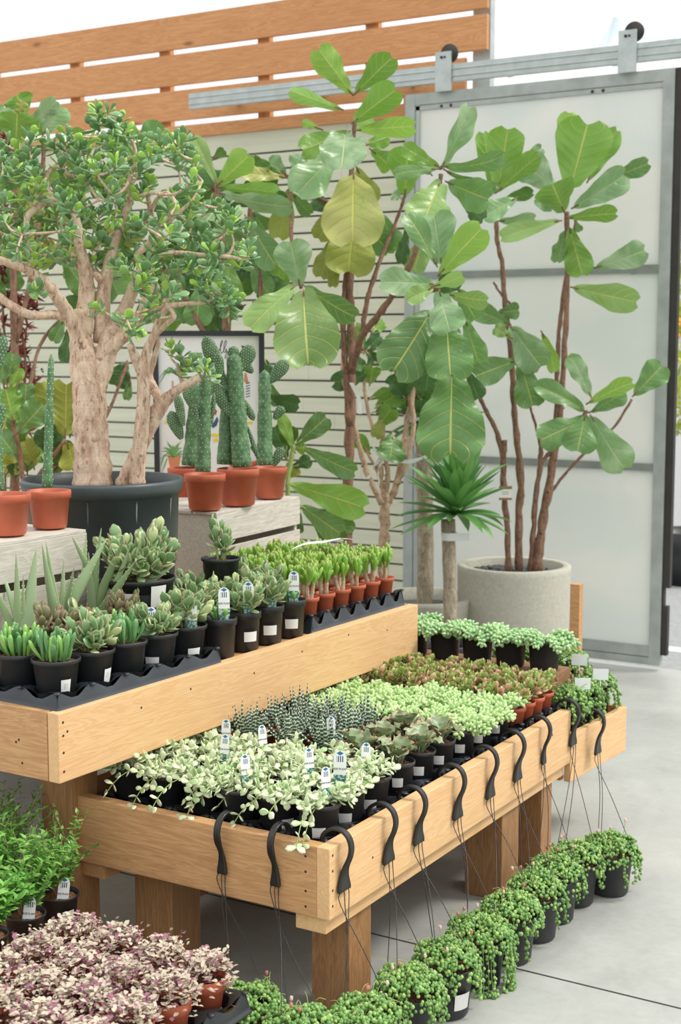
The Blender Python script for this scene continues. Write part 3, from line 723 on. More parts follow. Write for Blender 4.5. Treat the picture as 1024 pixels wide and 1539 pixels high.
def fol_crassula(h, r, seed, mat='crassula', n=9, L0=.022, hh=.055):
    rng.seed(seed); mb = MB(); st = MB()
    for k in range(n):
        az = rng.uniform(0, 2*PI); d = rdir(.05, .75, az); p = np.array((.2*r*math.cos(az), .2*r*math.sin(az), h-.006)); Ls = rng.uniform(.5, 1)*hh; e = p+d*Ls
        st.tube([p, (p+e)/2+np.array((0, 0, .003)), e], .003, 5, False)
        for i in range(5):
            c = p+(e-p)*(.45+.55*i/4); s = vn(np.cross(d, (.3, .1, 1))); s = s*math.cos(i*1.57+k)+np.cross(d, s)*math.sin(i*1.57+k)
            for q in (-1, 1):
                L = L0*rng.uniform(.8, 1.25)*(1 if i < 4 else .7)
                mb.fat(c, vn(s*q*(1-.12*i)+d*(.35+.2*i)), d, L, L*.76, L*.14, P_OVAL, 4, 8, -rng.uniform(.1, .5))
    return mb.mesh('foliage', mat), st.mesh('stem', 'palebark')
def fol_gollum(h, r, seed):
    rng.seed(seed); mb = MB(); st = MB()
    for k in range(3):
        az = k*2.1+rng.uniform(-.4, .4); d = rdir(.05, .4, az); p = np.array((.28*r*math.cos(az), .28*r*math.sin(az), h-.01)); pts = [p, p+d*.025, p+d*.04+np.array((0, 0, .008))]
        st.tube(smoothpts(pts, 3), np.linspace(.0085, .006, 7), 7, False, jit=.12)
        for j in range(2):
            a2 = az+rng.uniform(-1.5, 1.5); d2 = rdir(.05, .6, a2); q = pts[-1]+d2*rng.uniform(.008, .03); st.tube([pts[-1], q], .005, 6, False)
            for i in range(9):
                a3 = i*2.4+j; dd = vn(d2*.9+rdir(.25, .95, a3)*.9); L = rng.uniform(.042, .064)
                mb.fat(q-d2*.010*(i % 3), dd, rdir(0, .5), L, .0165, .012, P_FINGER, 5, 7, -rng.uniform(.1, .5))
    return mb.mesh('foliage', 'gollum'), st.mesh('stem', 'palebark')
def fol_finger(h, r, seed, mat='finger', L0=.058, n=32):
    rng.seed(seed); mb = MB()
    for k in range(n):
        az = k*2.4+rng.uniform(-.3, .3); q = r*.5*math.sqrt(rng.random()); d = rdir(.05, .8, az)
        mb.fat((q*math.cos(az), q*math.sin(az), h-.006), d, (-math.cos(az), -math.sin(az), .5), L0*rng.uniform(.7, 1.25), .016, .012, P_FINGER, 6, 7, -rng.uniform(.1, .8))
    return mb.mesh('foliage', mat)
def fol_oval(h, r, seed, mat='oval', n=10, L0=.040, hh=.065, spread=.95):
    rng.seed(seed); mb = MB(); st = MB()
    for k in range(n):
        az = k*2.4+rng.uniform(-.5, .5); d = rdir(.05, spread, az); p = np.array((.3*r*math.cos(az), .3*r*math.sin(az), h-.006)); Ls = rng.uniform(.6, 1.1)*hh; e = p+d*Ls
        st.tube([p, e], np.array((.004, .003)), 6, False)
        for i in range(5):
            c = p+(e-p)*(.3+.7*i/4); s = vn(np.cross(d, (.3, .1, 1))); s = s*math.cos(i*1.57+k)+np.cross(d, s)*math.sin(i*1.57+k)
            for q in (-1, 1):
                L = L0*rng.uniform(.75, 1.2)*(1 if i < 4 else .8)
                mb.fat(c, vn(s*q*(1-.15*i)+d*(.45+.28*i)), d, L, L*.62, L*.15, P_OVAL, 5, 8, -rng.uniform(.1, .7))
    return mb.mesh('foliage', mat), st.mesh('stem', 'greenstem')
def fol_callisia(h, r, seed, n=330, R0=.082):
    rng.seed(seed); mb = MB(); st = MB()
    for k in range(n):
        az = rng.uniform(0, 2*PI); q = R0*math.sqrt(rng.random())
        z = h + .055*math.sqrt(max(0, 1-(q/R0)**2)) + rng.uniform(-.022, .012) - (.015 if q > .8*R0 else 0)
        p = np.array((q*math.cos(az), q*math.sin(az), z)); d = rdir(.9, 1.7); L = rng.uniform(.012, .020)
        mb.leaf(p, d, vn(np.array((0, 0, 1))+rdir(0, 1.2)*.5), L, L*.75, P_OVAL, 3, 2, rng.uniform(-.3, .6), fold=.35)
        if k % 2 == 0:
            mb.leaf(p, vn(-d+rdir(0, .6)*.4), vn(np.array((0, 0, 1))+rdir(0, 1.2)*.5), L*.9, L*.7, P_OVAL, 3, 2, .2, fold=.35)
    for k in range(26):
        az = rng.uniform(0, 2*PI); p = np.array((r*.6*math.cos(az), r*.6*math.sin(az), h-.01)); st.tube([p, p+rdir(.1, .9, az)*.06], .0013, 4, False)
    for k in range(7):
        az = rng.uniform(0, 2*PI); d = rdir(.1, 1.0, az); p = np.array((.6*R0*math.cos(az), .6*R0*math.sin(az), h+.02))
        st.tube([p, p+d*.045], .001, 4, False)
        for i in range(5):
            L = .012; mb.leaf(p+d*.012*i, rdir(.5, 1.5, i*1.8), d, L, L*.8, P_OVAL, 3, 2, .2, fold=.3)
    return mb.mesh('foliage', 'callisia'), st.mesh('stem', 'redleaf')
ICO = None
def pearls(mb, pts, r):
    """many small round beads at once"""
    global ICO
    if ICO is None:
        bm = bmesh.new(); bmesh.ops.create_icosphere(bm, subdivisions=1, radius=1); bm.verts.ensure_lookup_table()
        ICO = (np.array([v.co[:] for v in bm.verts]), [tuple(v.index for v in f.verts) for f in bm.faces]); bm.free()
    V, Fc = ICO
    for p in pts:
        mb.add(V*r*rng.uniform(.75, 1.15)*np.array((1, 1, 1.12))+np.asarray(p), Fc, [(0, .5, rng.random())]*len(V))
def fol_pearls(h, r, seed, R0=.10, n=620, strands=16, lean=-PI/4, length=(.04, .15), br=.0062):
    rng.seed(seed); mb = MB(); st = MB(); pts = []
    for k in range(n):
        az = rng.uniform(0, 2*PI); q = R0*math.sqrt(rng.random()); dome = .055*math.sqrt(max(0, 1-(q/R0)**2))
        z = h+dome-rng.random()**2*.02 - (.02 if q > .9*R0 else 0) + .006*math.sin(az*5+seed)
        pts.append((q*math.cos(az), q*math.sin(az), z))
    for k in range(strands):
        az = lean+rng.uniform(-1.9, 1.9); L = rng.uniform(*length); P = [np.array((.7*R0*math.cos(az), .7*R0*math.sin(az), h+.03))]
        q = max(r+.012, R0*.92)
        P.append(np.array((q*math.cos(az), q*math.sin(az), h+.008))); zz = h; 
        for i in range(4):
            zz -= L/4; P.append(np.array(((q+.006+rng.uniform(-.004, .008))*math.cos(az+.02*i), (q+.006)*math.sin(az+.02*i), max(zz, .006))))
        S = smoothpts(P, 4); st.tube(S, .0009, 4, False)
        tot = np.linalg.norm(np.diff(S, axis=0), axis=1).sum(); m = int(tot/.0085)
        for i in range(m):
            p = S[min(len(S)-1, int(i/m*len(S)))]; pts.append(p+np.array((rng.uniform(-1, 1), rng.uniform(-1, 1), rng.uniform(-.5, .5)))*.0065)
    pearls(mb, pts, br)
    for k in range(22):
        az = rng.uniform(0, 6.28); q = R0*.8*rng.random(); p = np.array((q*math.cos(az), q*math.sin(az), h+.04)); e = rdir(.8, 1.5)*.04
        st.tube(smoothpts([p-np.array((0, 0, .01)), p+e*.5+np.array((0, 0, .008)), p+e], 3), .0009, 4, False)
    bls = []
    for k in range(3):
        bl = MB(); az = rng.uniform(0, 6.28); q = R0*.8*rng.random(); p = np.array((q*math.cos(az), q*math.sin(az), h+.03)); e = p+rdir(0, .5)*rng.uniform(.03, .06)
        st.tube([p, e], .0008, 4, False); bl.ball(e, .0045, 6, 4, (1, 1, 1.5))
        for j in range(5): bl.leaf(e, rdir(.3, 1.0, j*1.26), (0, 0, 1), .008, .004, P_OVAL, 2, 2)
        bls.append(bl.mesh('bloom', rng.choice(('petal', 'bud'))))
    return mb.mesh('foliage', 'pearl'), st.mesh('stem', 'vine'), *bls
def fol_herb(h, r, seed, H0=.20, W0=.11, n=42, mat='herb', L0=.018):
    rng.seed(seed); mb = MB(); st = MB()
    for k in range(n):
        az = rng.uniform(0, 2*PI); d = rdir(.0, .5, az); p = np.array((.3*r*math.cos(az), .3*r*math.sin(az), h-.005)); L = rng.uniform(.45, 1.05)*H0; pts = [p.copy()]
        for i in range(7): d = vn(d+np.array((rng.uniform(-.2, .2), rng.uniform(-.2, .2), rng.uniform(-.12, .1)))); p = p+d*L/7; pts.append(p.copy())
        st.tube(pts, np.linspace(.0018, .0008, 8), 4, False)
        for i in range(16):
            t = .25+.75*i/16; j = min(6, int(t*7)); c = pts[j]+(pts[j+1]-pts[j])*(t*7-j); s = rdir(.6, 1.6, i*2.4)
            mb.leaf(c, s, vn(d+np.array((0, 0, .5))), L0*rng.uniform(.7, 1.2), L0*.42, P_LANCE, 3, 2, rng.uniform(-.2, .5), fold=.3)
            if i % 2: mb.leaf(c, vn(s*np.array((-1, -1, 1))), vn(d+np.array((0, 0, .5))), L0, L0*.42, P_LANCE, 3, 2, .2, fold=.3)
    return mb.mesh('foliage', mat), st.mesh('stem', 'palebark')

def potted(label, cat, group, loc, frot, potm, soilm, fol, extra=()):
    t = thing('potted_'+cat, label, cat.replace('_', ' '), loc, 0, group)
    obj('pot', potm, t); obj('soil', soilm, t)
    if not isinstance(fol, tuple): fol = (fol,)
    for m, nm in zip(fol, ('foliage', 'stem', 'bloom', 'bloom', 'bloom')): obj(nm, m, t, (0, 0, 0), (0, 0, frot))
    for nm, m, l, rr in extra:
        o = obj(nm, m, t, l, rr)
        if nm == 'plant_tag':
            big = m is TAGBIG; H = .10 if big else .085
            obj('lettering', TAGTXT2 if big else TAGTXT, o, (0, -.0006, H*.52), (PI/2, 0, 0))
    return t
# angle (about Z) that turns local +X / local -Y toward the camera
def face_x(p): return math.atan2(-p[1], -p[0])
def tag_rot(p, lean=.15, yaw=0): return (-lean, 0, math.atan2(-p[1], -p[0])+PI/2+yaw)
# ================================================================ STOCK ON THE BENCHES
LD = .4705          # lower deck top
POT45 = pot_mesh('pot', .059, .043, .112, 'black'); S45 = soil_mesh(.053, .098)
POTU = pot_mesh('pot', .0655, .047, .118, 'black'); SU = soil_mesh(.059, .104)
POTT = pot_mesh('pot', .050, .038, .112, 'black'); ST_ = soil_mesh(.045, .098)
POT4T = pot_mesh('pot', .039, .029, .068, 'terra', lip=.016, lipw=.004); S4T = soil_mesh(.034, .058)
POT3T = pot_mesh('pot', .037, .026, .066, 'terra', lip=.014, lipw=.003); S3T = soil_mesh(.032, .056)
POTCAL = pot_mesh('pot', .055, .040, .105, 'terra', lip=.03, lipw=.004); SCAL = soil_mesh(.048, .09)
STK = sticker_mesh(.0655, .047, .118, .028, .068, .24)
STKU = sticker_mesh(.0655, .047, .118, .015, .055, .36, 'label')
STKT = sticker_mesh(.050, .038, .112, .045, .072, .34, 'label')
STKW = sticker_mesh(.057, .042, .112, .015, .055, .36, 'label')
def stick(p, m, yaw=0): return ('price_sticker', m, (0, 0, 0), (0, 0, face_x(p)+yaw))
def ptag(p, h, dx=0.0, big=False, lean=.15, yaw=0, off=.03):
    a = face_x(p)+yaw*.3; return ('plant_tag', TAGBIG if big else TAGM, (math.cos(a)*off-math.sin(a)*dx, math.sin(a)*off+math.cos(a)*dx, h-.02), tag_rot(p, lean, yaw))
def rowcol(i, nx, j, ny, rows='row', fromleft=True):
    rw = 'front row' if j == 0 else ('back row' if j == ny-1 else ORD[j]+' row')
    if i == 0: cw = 'at the left end'
    elif i == nx-1: cw = 'at the right end'
    else: cw = ORD[i]+' from the left'
    return rw, cw

# ---- tray of pale variegated trailing plants
hv = [fol_hoya(.112, .05, 10+i, 0) for i in range(4)]; hvt = [fol_hoya(.112, .05, 30+i, 3, 19) for i in range(3)]
rng.seed(101); nx, ny, px, py = 6, 3, .1225, .133; ox, oy = -2.183, 3.148
tray('plant_tray', 'black plastic tray under the pale variegated trailing plants at the near corner', (ox, oy, LD), nx, ny, px, py, .045, mat='black')
for i in range(nx):
    for j in range(ny):
        p = (ox+(i-(nx-1)/2)*px, oy+(j-(ny-1)/2)*py, LD+.007); rw, cw = rowcol(i, nx, j, ny)
        ex = []; word = ''
        if i == nx-1 or (j == 0 and i in (4,)): ex.append(stick(p, STKW, .5 if i == 4 else 0))
        if (i, j) in ((5, 1), (5, 0), (4, 1), (2, 1), (0, 1), (3, 0), (2, 2), (1, 2), (5, 2)): ex.append(ptag(p, .135+.01*rng.random(), rng.uniform(-.02, .02), (i, j) == (5, 1), rng.uniform(.05, .3), rng.uniform(-.5, .5))); word = ' with tag'
        potted(f'pale variegated trailing plant{word}, {rw} of near tray, {cw}', 'trailing_plant', 'variegated trailing plants on the lower bench', p,
               rng.uniform(0, 6.28) if j else rng.uniform(-.6, .6), POT45, S45, rng.choice(hvt if j == 0 and i > 0 else hv), ex)

# ---- zebra plants and rounded silver leaved plants
zb = [fol_zebra(.066, .03, 40+i) for i in range(4)]; bg = [fol_begonia(.112, .05, 50+i) for i in range(4)]
rng.seed(102); ox, oy = -2.183, 3.565; py2 = .128
tray('plant_tray', 'dark plastic tray holding zebra striped succulents and silver leaved pots', (ox, oy, LD), nx, ny, px, py2, .05)
for i in range(nx):
    for j in range(ny):
        p = (ox+(i-(nx-1)/2)*px, oy+(j-(ny-1)/2)*py2, LD+.007); rw, cw = rowcol(i, nx, j, ny)
        if i >= 4:
            side = 'right hand' if i == 5 else 'inner'
            ex = [stick(p, STKT)] if i == 5 else []
            potted(f'curled silver leaves with pink rims in black pot, {rw}, {side} column', 'foliage_plant', 'silver leaved pots', p, rng.uniform(0, 6.28), POTT, ST_, rng.choice(bg), ex)
        else:
            q = (0, 0); z0 = .045
            if True:
                ex = [ptag(p, .10, .02, False, .1, .3)] if (i, j) == (3, 0) else []
                potted(f'zebra striped spiky succulent in terracotta pot, {rw}, {cw}', 'zebra_succulent', 'zebra succulents on the lower bench', (p[0]+q[0], p[1]+q[1], p[2]+z0), rng.uniform(0, 6.28), POT4T, S4T, rng.choice(zb), ex)

# ---- plump pale green trailing succulents, mat in a tray
br = [fol_burro(.118, .05, 60+i, 14) for i in range(4)]
rng.seed(103); ox, oy = -2.183, 3.962
tray('plant_tray', 'dark plastic tray overgrown by plump pale green trailing succulents', (ox, oy, LD), nx, ny, px, py2, .05)
for i in range(nx):
    for j in range(ny):
        p = (ox+(i-(nx-1)/2)*px, oy+(j-(ny-1)/2)*py2, LD+.007); rw, cw = rowcol(i, nx, j, ny)
        potted(f'plump pale green trailing succulent in the dense mat, {rw}, {cw}', 'trailing_succulent', 'plump green succulents in the tray', p, rng.uniform(0, 6.28), POTT, ST_, rng.choice(br), [stick(p, STKT)] if i == 5 else [])

# ---- red edged succulents in small terracotta pots
cr = [fol_crassula(.066, .03, 70+i, n=11, L0=.029, hh=.085) for i in range(5)]
rng.seed(104); nx2, ny2, qx, qy = 8, 4, .092, .078; ox, oy = -2.183, 4.325
tray('plant_tray', 'dark plastic tray of small terracotta pots with red edged succulents', (ox, oy, LD), nx2, ny2, qx, qy, .062, hole=.46, notch=.6)
for i in range(nx2):
    for j in range(ny2):
        p = (ox+(i-(nx2-1)/2)*qx, oy+(j-(ny2-1)/2)*qy, LD+.04); rw, cw = rowcol(i, nx2, j, ny2)
        potted(f'red edged succulent in small terracotta pot, {rw}, {cw}', 'red_succulent', 'red edged succulents on the lower bench', p, rng.uniform(0, 6.28), POT3T, S3T, rng.choice(cr))

# ---- row of plump succulents in black pots on the brown box
POTB = pot_mesh('pot', .062, .050, .108, 'black', lip=.008); SB = soil_mesh(.056, .096)
rng.seed(105)
for k, x in enumerate((-2.475, -2.343, -2.211, -2.079, -1.947)):
    p = (x, 4.655, .6005); f = fol_burro(.108, .055, 80+k, 20, 1.15, -PI*.35 if k else None)
    potted(('plump green succulent in black pot on brown box, ' + ('nearest the upper bench' if k == 0 else ORD[k]+' from the upper bench')) if k < 4 else 'plump green succulent in black pot on brown box, at its right end', 'trailing_succulent', 'plump succulents on the brown box', p, 0, POTB, SB, f)
    f.materials.clear(); f.materials.append(MAT['burro2'])

# ---- far bench: trailing bead plants
PPOT = pot_mesh('pot', .060, .046, .115, 'black', lip=.008); PS = soil_mesh(.054, .10)
rng.seed(106); fz = .4255
PPS = pot_mesh('pot', .050, .040, .11, 'black', lip=.008); PSS = soil_mesh(.043, .097)
fz = .4005
for k, (x, y, nm) in enumerate(((-1.828, 4.60, 'trailing bead plant nearest the camera on the far bench'), (-1.826, 4.715, 'trailing bead plant second from the front on the far bench'), (-1.822, 4.855, 'trailing bead plant at the outer back corner of the far bench'),
        (-1.94, 4.872, 'trailing bead plant beside the corner one in the far bench back row'), (-2.05, 4.865, 'trailing bead plant behind the middle of the brown box'), (-2.17, 4.865, 'trailing bead plant at the inner end of the far bench'))):
    if k == 3: tag(obj('riser_block', board_mesh('riser_block', .40, .105, .07, 'box'), None, (-2.28, 4.818, fz)), 'brown wooden block raising the back row of bead plants', 'riser')
    potted(nm, 'bead_plant', 'bead plants on the far bench', (x, y, fz if k < 3 else fz+.0705), 0, PPS, PSS, fol_pearls(.11, .045, 90+k, .078 if k else .068, 330, 10, -PI/4, (.03, .11)))
CARD = MB(); CARD.box((-.028, -.001, 0), (.028, .001, .04)); CARD = CARD.mesh('price_card', MAT['flag'], False)
for k, (u, v) in enumerate(((871, 990), (903, 1012), (876, 1026))):
    p = Pd(u, v+10, (5.14, 5.10, 5.0)[k]); o = obj('price_card', CARD, None, tuple(p), (0, 0, R(31+rng.uniform(-10, 10))))
    tag(o, ['clear price card highest at the back of the bead plants', 'clear price card at the right among the bead plants', 'clear price card low beside the brown box end'][k], 'price card', 'price cards by the bead plants')
    s = MB(); s.tube([(0, 0, -.12), (0, 0, 0)], .0015, 5); obj('stake', s.mesh('stake', MAT['flag']), o)

# ---- UPPER BENCH --------------------------------------------------------------
rng.seed(107)
fi = [fol_finger(.118, .07, 110+i, L0=.07, n=34) for i in range(3)]; fb_ = [fol_finger(.118, .07, 120+i, 'finger', .08, 22) for i in range(2)]
ov = [fol_oval(.118, .06, 130+i, n=11, L0=.044, hh=.07, spread=1.05) for i in range(3)]; bz = [fol_oval(.118, .06, 140+i, 'bronze', 11, .044, .09, 1.0) for i in range(2)]
ovt = [fol_oval(.118, .06, 150+i, 'oval', 11, .044, .09, .9) for i in range(4)]
ux, uy = -2.602, 3.045; pu, pv = .135, .1345
tray('plant_tray', 'dark plastic tray at the near corner of the upper bench holding jade plants', (ux, uy, DK), 2, 5, pu, pv, .05, rot=-.033)
kinds = {(2, 0): (fi[0], 'stubby finger leaved succulent'), (1, 0): (fi[1], 'finger leaved succulent'), (2, 1): (ov[0], 'small red tipped jade plant'), (2, 2): (fb_[0], 'broad finger leaved succulent'),
         (2, 3): (ov[1], 'jade plant with a tilted tag'), (2, 4): (ovt[0], 'jade plant with an upright tag'), (1, 1): (bz[0], 'bronze leaved jade plant'), (1, 2): (ov[2], 'jade plant with a hidden tag')}
for i in (1, 2):
    for j in range(5):
        lx, ly = (i-1.5)*pu, (j-2)*pv; c_, s_ = math.cos(-.033), math.sin(-.033)
        p = (ux+lx*c_-ly*s_, uy+lx*s_+ly*c_, DK+.007); f, nm = kinds.get((i, j), (rng.choice(ov+bz+fi), 'jade plant'))
        ex = []
        if (i, j) == (2, 0): ex.append(stick(p, STK, .45))
        if (i, j) == (2, 1): ex.append(stick(p, STK, .9))
        if (i, j) == (2, 3): ex += [stick(p, STKU, -.2), ptag(p, .115, -.01, True, .25, .15, .04)]
        if (i, j) == (2, 4): ex += [stick(p, STKU, .5), ptag(p, .12, .02, True, .05, -.15, .04)]
        if (i, j) in ((1, 2), (1, 4)): ex += [ptag(p, .12, 0, False, .2, .4, .03)]
        side = ['', 'inner', 'edge'][i]+' column'; rw = ['nearest the front', 'second from the front', 'third from the front', 'fourth from the front', 'farthest back'][j]
        potted(f'{nm}, {side} of the upper tray, {rw}', 'jade_plant', 'jade plants in the upper tray', p, rng.uniform(0, 6.28), POTU, SU, f, ex)
# free standing black pots along the edge
POTF = pot_mesh('pot', .052, .042, .125, 'black', lip=.022, lipw=.003); SF = soil_mesh(.047, .112)
fo = [fol_oval(.125, .045, 160+i, 'oval', 11, .040, .09, .9) for i in range(5)]; ff = fol_finger(.125, .045, 166, 'finger', .04, 24)
STF = sticker_mesh(.052, .042, .125, .035, .066, .46, 'label')
for r_ in range(3):
    for k in range(4):
        p = (-2.500-.118*r_+.004*k, 3.452+.124*k+.03*r_, DK+.0005)
        ex = [ptag(p, .14, .012, True, rng.uniform(0, .12), rng.uniform(-.1, .1), .035)]+([stick(p, STF, rng.uniform(-.1, .5))] if k else []) if r_ == 0 else []
        potted(f'black pot of jade leaves{" with tag" if r_ == 0 else ""}, ' + ['edge row', 'middle row', 'inner row'][r_]+', '+['nearest the tray', 'second from the tray', 'third from the tray', 'next to the terracotta pots'][k],
               'jade_plant', 'loose jade pots on the upper bench', p, rng.uniform(0, 6.28), POTF, SF, ff if (r_ == 0 and k in (0, 3)) else rng.choice(fo), ex)
# bright green finger jades in terracotta pots
go = [fol_gollum(.066, .03, 170+i) for i in range(6)]
gx, gy = -2.632, 4.205; nxg, nyg, qg, rg = 4, 6, .092, .098
tray('plant_tray', 'dark plastic tray of small terracotta pots with bright green finger leaved succulents', (gx, gy, DK), nxg, nyg, qg, rg, .062, hole=.44, rot=-.033, notch=.6)
for i in range(nxg):
    for j in range(nyg):
        lx, ly = (i-1.5)*qg, (j-2.5)*rg; p = (gx+lx+ly*.033, gy+ly-lx*.033, DK+.045)
        cw = ['inner column', 'second column', 'third column', 'edge column'][i]; rw = ['nearest', 'second', 'third', 'fourth', 'fifth', 'farthest'][j]
        potted(f'bright green finger leaved succulent in terracotta pot, {cw}, {rw} along it', 'finger_succulent', 'finger leaved succulents in terracotta', p, rng.uniform(0, 6.28), POT3T, S3T, rng.choice(go))
# more of them behind in black pots
for k, (x, y) in enumerate(((-2.90, 4.0), (-2.90, 4.12), (-2.90, 4.26), (-2.90, 4.40))):
    potted(f'green finger leaved succulent behind the terracotta tray by the crate, '+['nearest the camera', 'second', 'third', 'farthest'][k], 'finger_succulent', 'finger leaved pots by the crate', (x, y, DK), rng.uniform(0, 6.28), POTT, ST_, fol_gollum(.112, .05, 190+k))
# paper sheet lying on top of them
mb = MB(); n = 12; V = []; U = []
A = Pd(440, 826, 4.95); B = Pd(530, 812, 5.25)
for i in range(n+1):
    t = i/n; c = A+(B-A)*t+np.array((0, 0, .012*math.sin(PI*t)+.004*math.sin(9*t))); w = .028*math.sin(PI*min(1, t*1.15+.06))**.6
    for q in (-1, 0, 1): V.append(c+np.array((-RT[1]*0+FH[0], FH[1], 0))*q*w+np.array((0, 0, .003*abs(q)))); U.append((q, t, 0))
mb.add(V, [(i*3+j, i*3+j+1, (i+1)*3+j+1, (i+1)*3+j) for i in range(n) for j in range(2)], U)
c0 = (A+B)/2; tag(obj('paper_sheet', mb.mesh('paper_sheet', 'flag', org=c0), None, tuple(c0)), 'white crumpled paper strip lying on the green finger leaved succulents', 'paper')

# upturned black pot as a riser with a small variegated jade on it
p = Pd(332, 838, 4.62)
rz = p[2]-.15
mb = MB(); mb.lathe([(.066, 0), (.066, rz-DK), (.0, rz-DK)], 28); mb.lathe([(.060, 0.0), (.066, 0)], 28)
tag(obj('nursery_pot', mb.mesh('nursery_pot', 'black'), None, (p[0], p[1], DK)), 'upturned black pot used as a riser before the right crate', 'pot')
PV = pot_mesh('pot', .064, .050, .15, 'black', lip=.01); SV = soil_mesh(.058, .136)
potted('small variegated jade plant alone in a black pot before the right crate', 'jade_plant', None, (p[0], p[1], rz+.0005), 1.0, PV, SV, fol_oval(.15, .04, 201, 'oval', 5, .042, .13, .25))
p = Pz(207, 866, 1.06)
PW = pot_mesh('pot', .113, .085, 1.06-DK, 'black', lip=.014); SW = soil_mesh(.10, 1.06-DK-.02)
potted('bushy variegated jade plant in a wide black pot before the dark tub', 'jade_plant', None, (p[0], p[1], DK), 1.0, PW, SW, fol_oval(1.06-DK, .12, 202, 'oval', 30, .052, .13, 1.15),
       [('price_sticker', sticker_mesh(.113, .085, .25, .17, .235, .24, 'label'), (0, 0, 0), (0, 0, face_x(p)+.6)), ('price_sticker', sticker_mesh(.113, .085, .25, .16, .215, .2, 'label'), (0, 0, 0), (0, 0, face_x(p)-.2))])

# ---- aloes (spiky, behind the upper tray)
AL = [
 ('spiky pale aloe at the left edge of the frame', (-2.832, 2.955), [((26, 944), (0, 832), 9, .5), ((19, 944), (24, 830), 12, 0), ((42, 946), (55, 822), 20, 0), ((34, 944), (35, 862), 8, 0), ((10, 950), (-18, 860), 12, 0)]),
 ('spiky pale aloe in front of the left crate', (-2.828, 3.09), [((86, 925), (61, 815), 14, -.1), ((94, 915), (68, 811), 10, -.1), ((102, 900), (96, 838), 9, 0), ((90, 925), (158, 809), 21, .1), ((112, 925), (104, 870), 12, 0), ((106, 925), (112, 850), 10, 0)]),
 ('spiky pale aloe leaning right toward the dark tub', (-2.795, 3.215), [((130, 925), (189, 795), 15, -.55), ((128, 920), (151, 795), 14, .1), ((150, 910), (220, 813), 13, -.7), ((156, 915), (203, 843), 15, .1), ((172, 900), (263, 846), 20, .25), ((131, 850), (108, 806), 8, 0), ((126, 870), (130, 800), 8, 0), ((150, 905), (145, 850), 16, 0), ((138, 930), (133, 830), 14, 0)])]
PA = pot_mesh('pot', .050, .04, .12, 'black'); SA = soil_mesh(.043, .106)
for nm, (cu, cv), lv in AL:
    c = np.array((cu, cv, DK+.12)); t = thing('potted_aloe', nm, 'aloe', (c[0], c[1], DK), 0, 'aloes on the upper bench'); obj('pot', PA, t); obj('soil', SA, t); mb = MB(); sp = MB(); org = np.array((c[0], c[1], DK)); dep = (c@np.array((FH[0], FH[1], 0)))
    for (b, e, w, cu_) in lv:
        q = np.array((c[0], c[1], DK+.11)) ; B0 = Pd(b[0], b[1], dep*1.0); E0 = Pd(e[0], e[1], dep+rng.uniform(-.06, .06)); 
        B0 = q*.55+B0*.45 if b[1] > 895 else B0
        d = E0-B0; L = np.linalg.norm(d); tc = vn(CAMP-B0); sdv = vn(np.cross(vn(d), tc)); W = w*dep/F*1.15
        mb.fat(B0, d, vn(tc+rdir(0, 1)*.4), L, W, W*.35, P_SPIKE, 14, 8, cu_)
        for i in range(9):
            for s_ in (-1, 1):
                tt = .08+.09*i; 
                if abs(cu_) < .3: sp.ball(B0+d*tt+sdv*s_*W*.5*(1-tt*.8), .0018, 4, 3)
    obj('foliage', mb.mesh('foliage', 'aloe', org=org), t); obj('spines', sp.mesh('spines', 'spine', org=org), t)

# ================================================================ LOW STAND, LOWER LEFT
LS = .19; K = .89
st0 = np.array((-2.42, 2.38, 0.)); ls = thing('display_stand', 'low dark stand at the lower left under pink plants and green herbs', 'stand', st0)
board('stand_top', bloc((-2.98, 2.06, LS-.03), st0), 1.10, .64, .0295, 'post', ls)
for x, y in ((-2.95, 2.09), (-1.95, 2.09), (-2.95, 2.62), (-1.95, 2.62)): vboard('leg', bloc((x, y, 0), st0), .05, .05, LS-.031, 'post', ls)
cal = [fol_callisia(.105, .05, 210+i, R0=.076 if i == 3 else .086) for i in range(4)]
rng.seed(108); nx3, ny3, pc = 4, 4, .134; ox, oy = -2.106, 2.357
CT2 = sticker_mesh(.055, .040, .105, .004, .022, .9, 'label')
tray('plant_tray', 'black plastic tray of pink and cream leaved plants at the lower left', (ox, oy, LS+.0005), nx3, ny3, pc, pc, .05, mat='black', hole=.40)
for i in range(nx3):
    for j in range(ny3):
        p = (ox+(i-1.5)*pc, oy+(j-1.5)*pc, LS+.008); rw, cw = rowcol(i, nx3, j, ny3)
        t = potted(f'pink and cream plant in terracotta pot, {rw}, {cw}', 'pink_plant', 'pink leaved plants on the low stand', p, rng.uniform(0, 6.28), POTCAL, SCAL, cal[3] if i == 3 else rng.choice(cal[:3]), [('price_sticker', CT2, (0, 0, 0), (0, 0, face_x(p)+.4))] if i == 3 else [])
        t.scale = (K, K, K)
HP = pot_mesh('pot', .060, .045, .125, 'black', lip=.01); HS = soil_mesh(.053, .11, 'grit')
herbs = [('airy myrtle in a black pot at the low stand back right corner', (-2.525, 2.745), fol_herb(.125, .03, 220, .26, n=34, L0=.024), 0),
         ('tall dark green myrtle at the left edge behind the others', (-2.74, 2.745), fol_herb(.125, .05, 221, .31, n=80, L0=.022), 0),
         ('bright green leafy herb in a black pot before the airy myrtle', (-2.51, 2.60), fol_herb(.125, .05, 222, .26, n=60, mat='fern', L0=.026), 1),
         ('bright green leafy herb at the left edge, behind the feathery one', (-2.66, 2.60), fol_herb(.125, .05, 223, .30, n=60, mat='fern', L0=.024), 1),
         ('feathery bright herb lowest at the left edge', (-2.50, 2.455), fol_herb(.125, .05, 224, .18, n=40, mat='fern', L0=.034), 1)]
board('stand_top', bloc((-2.98, 2.705, LS-.03), st0), .55, .14, .0295, 'post', ls)
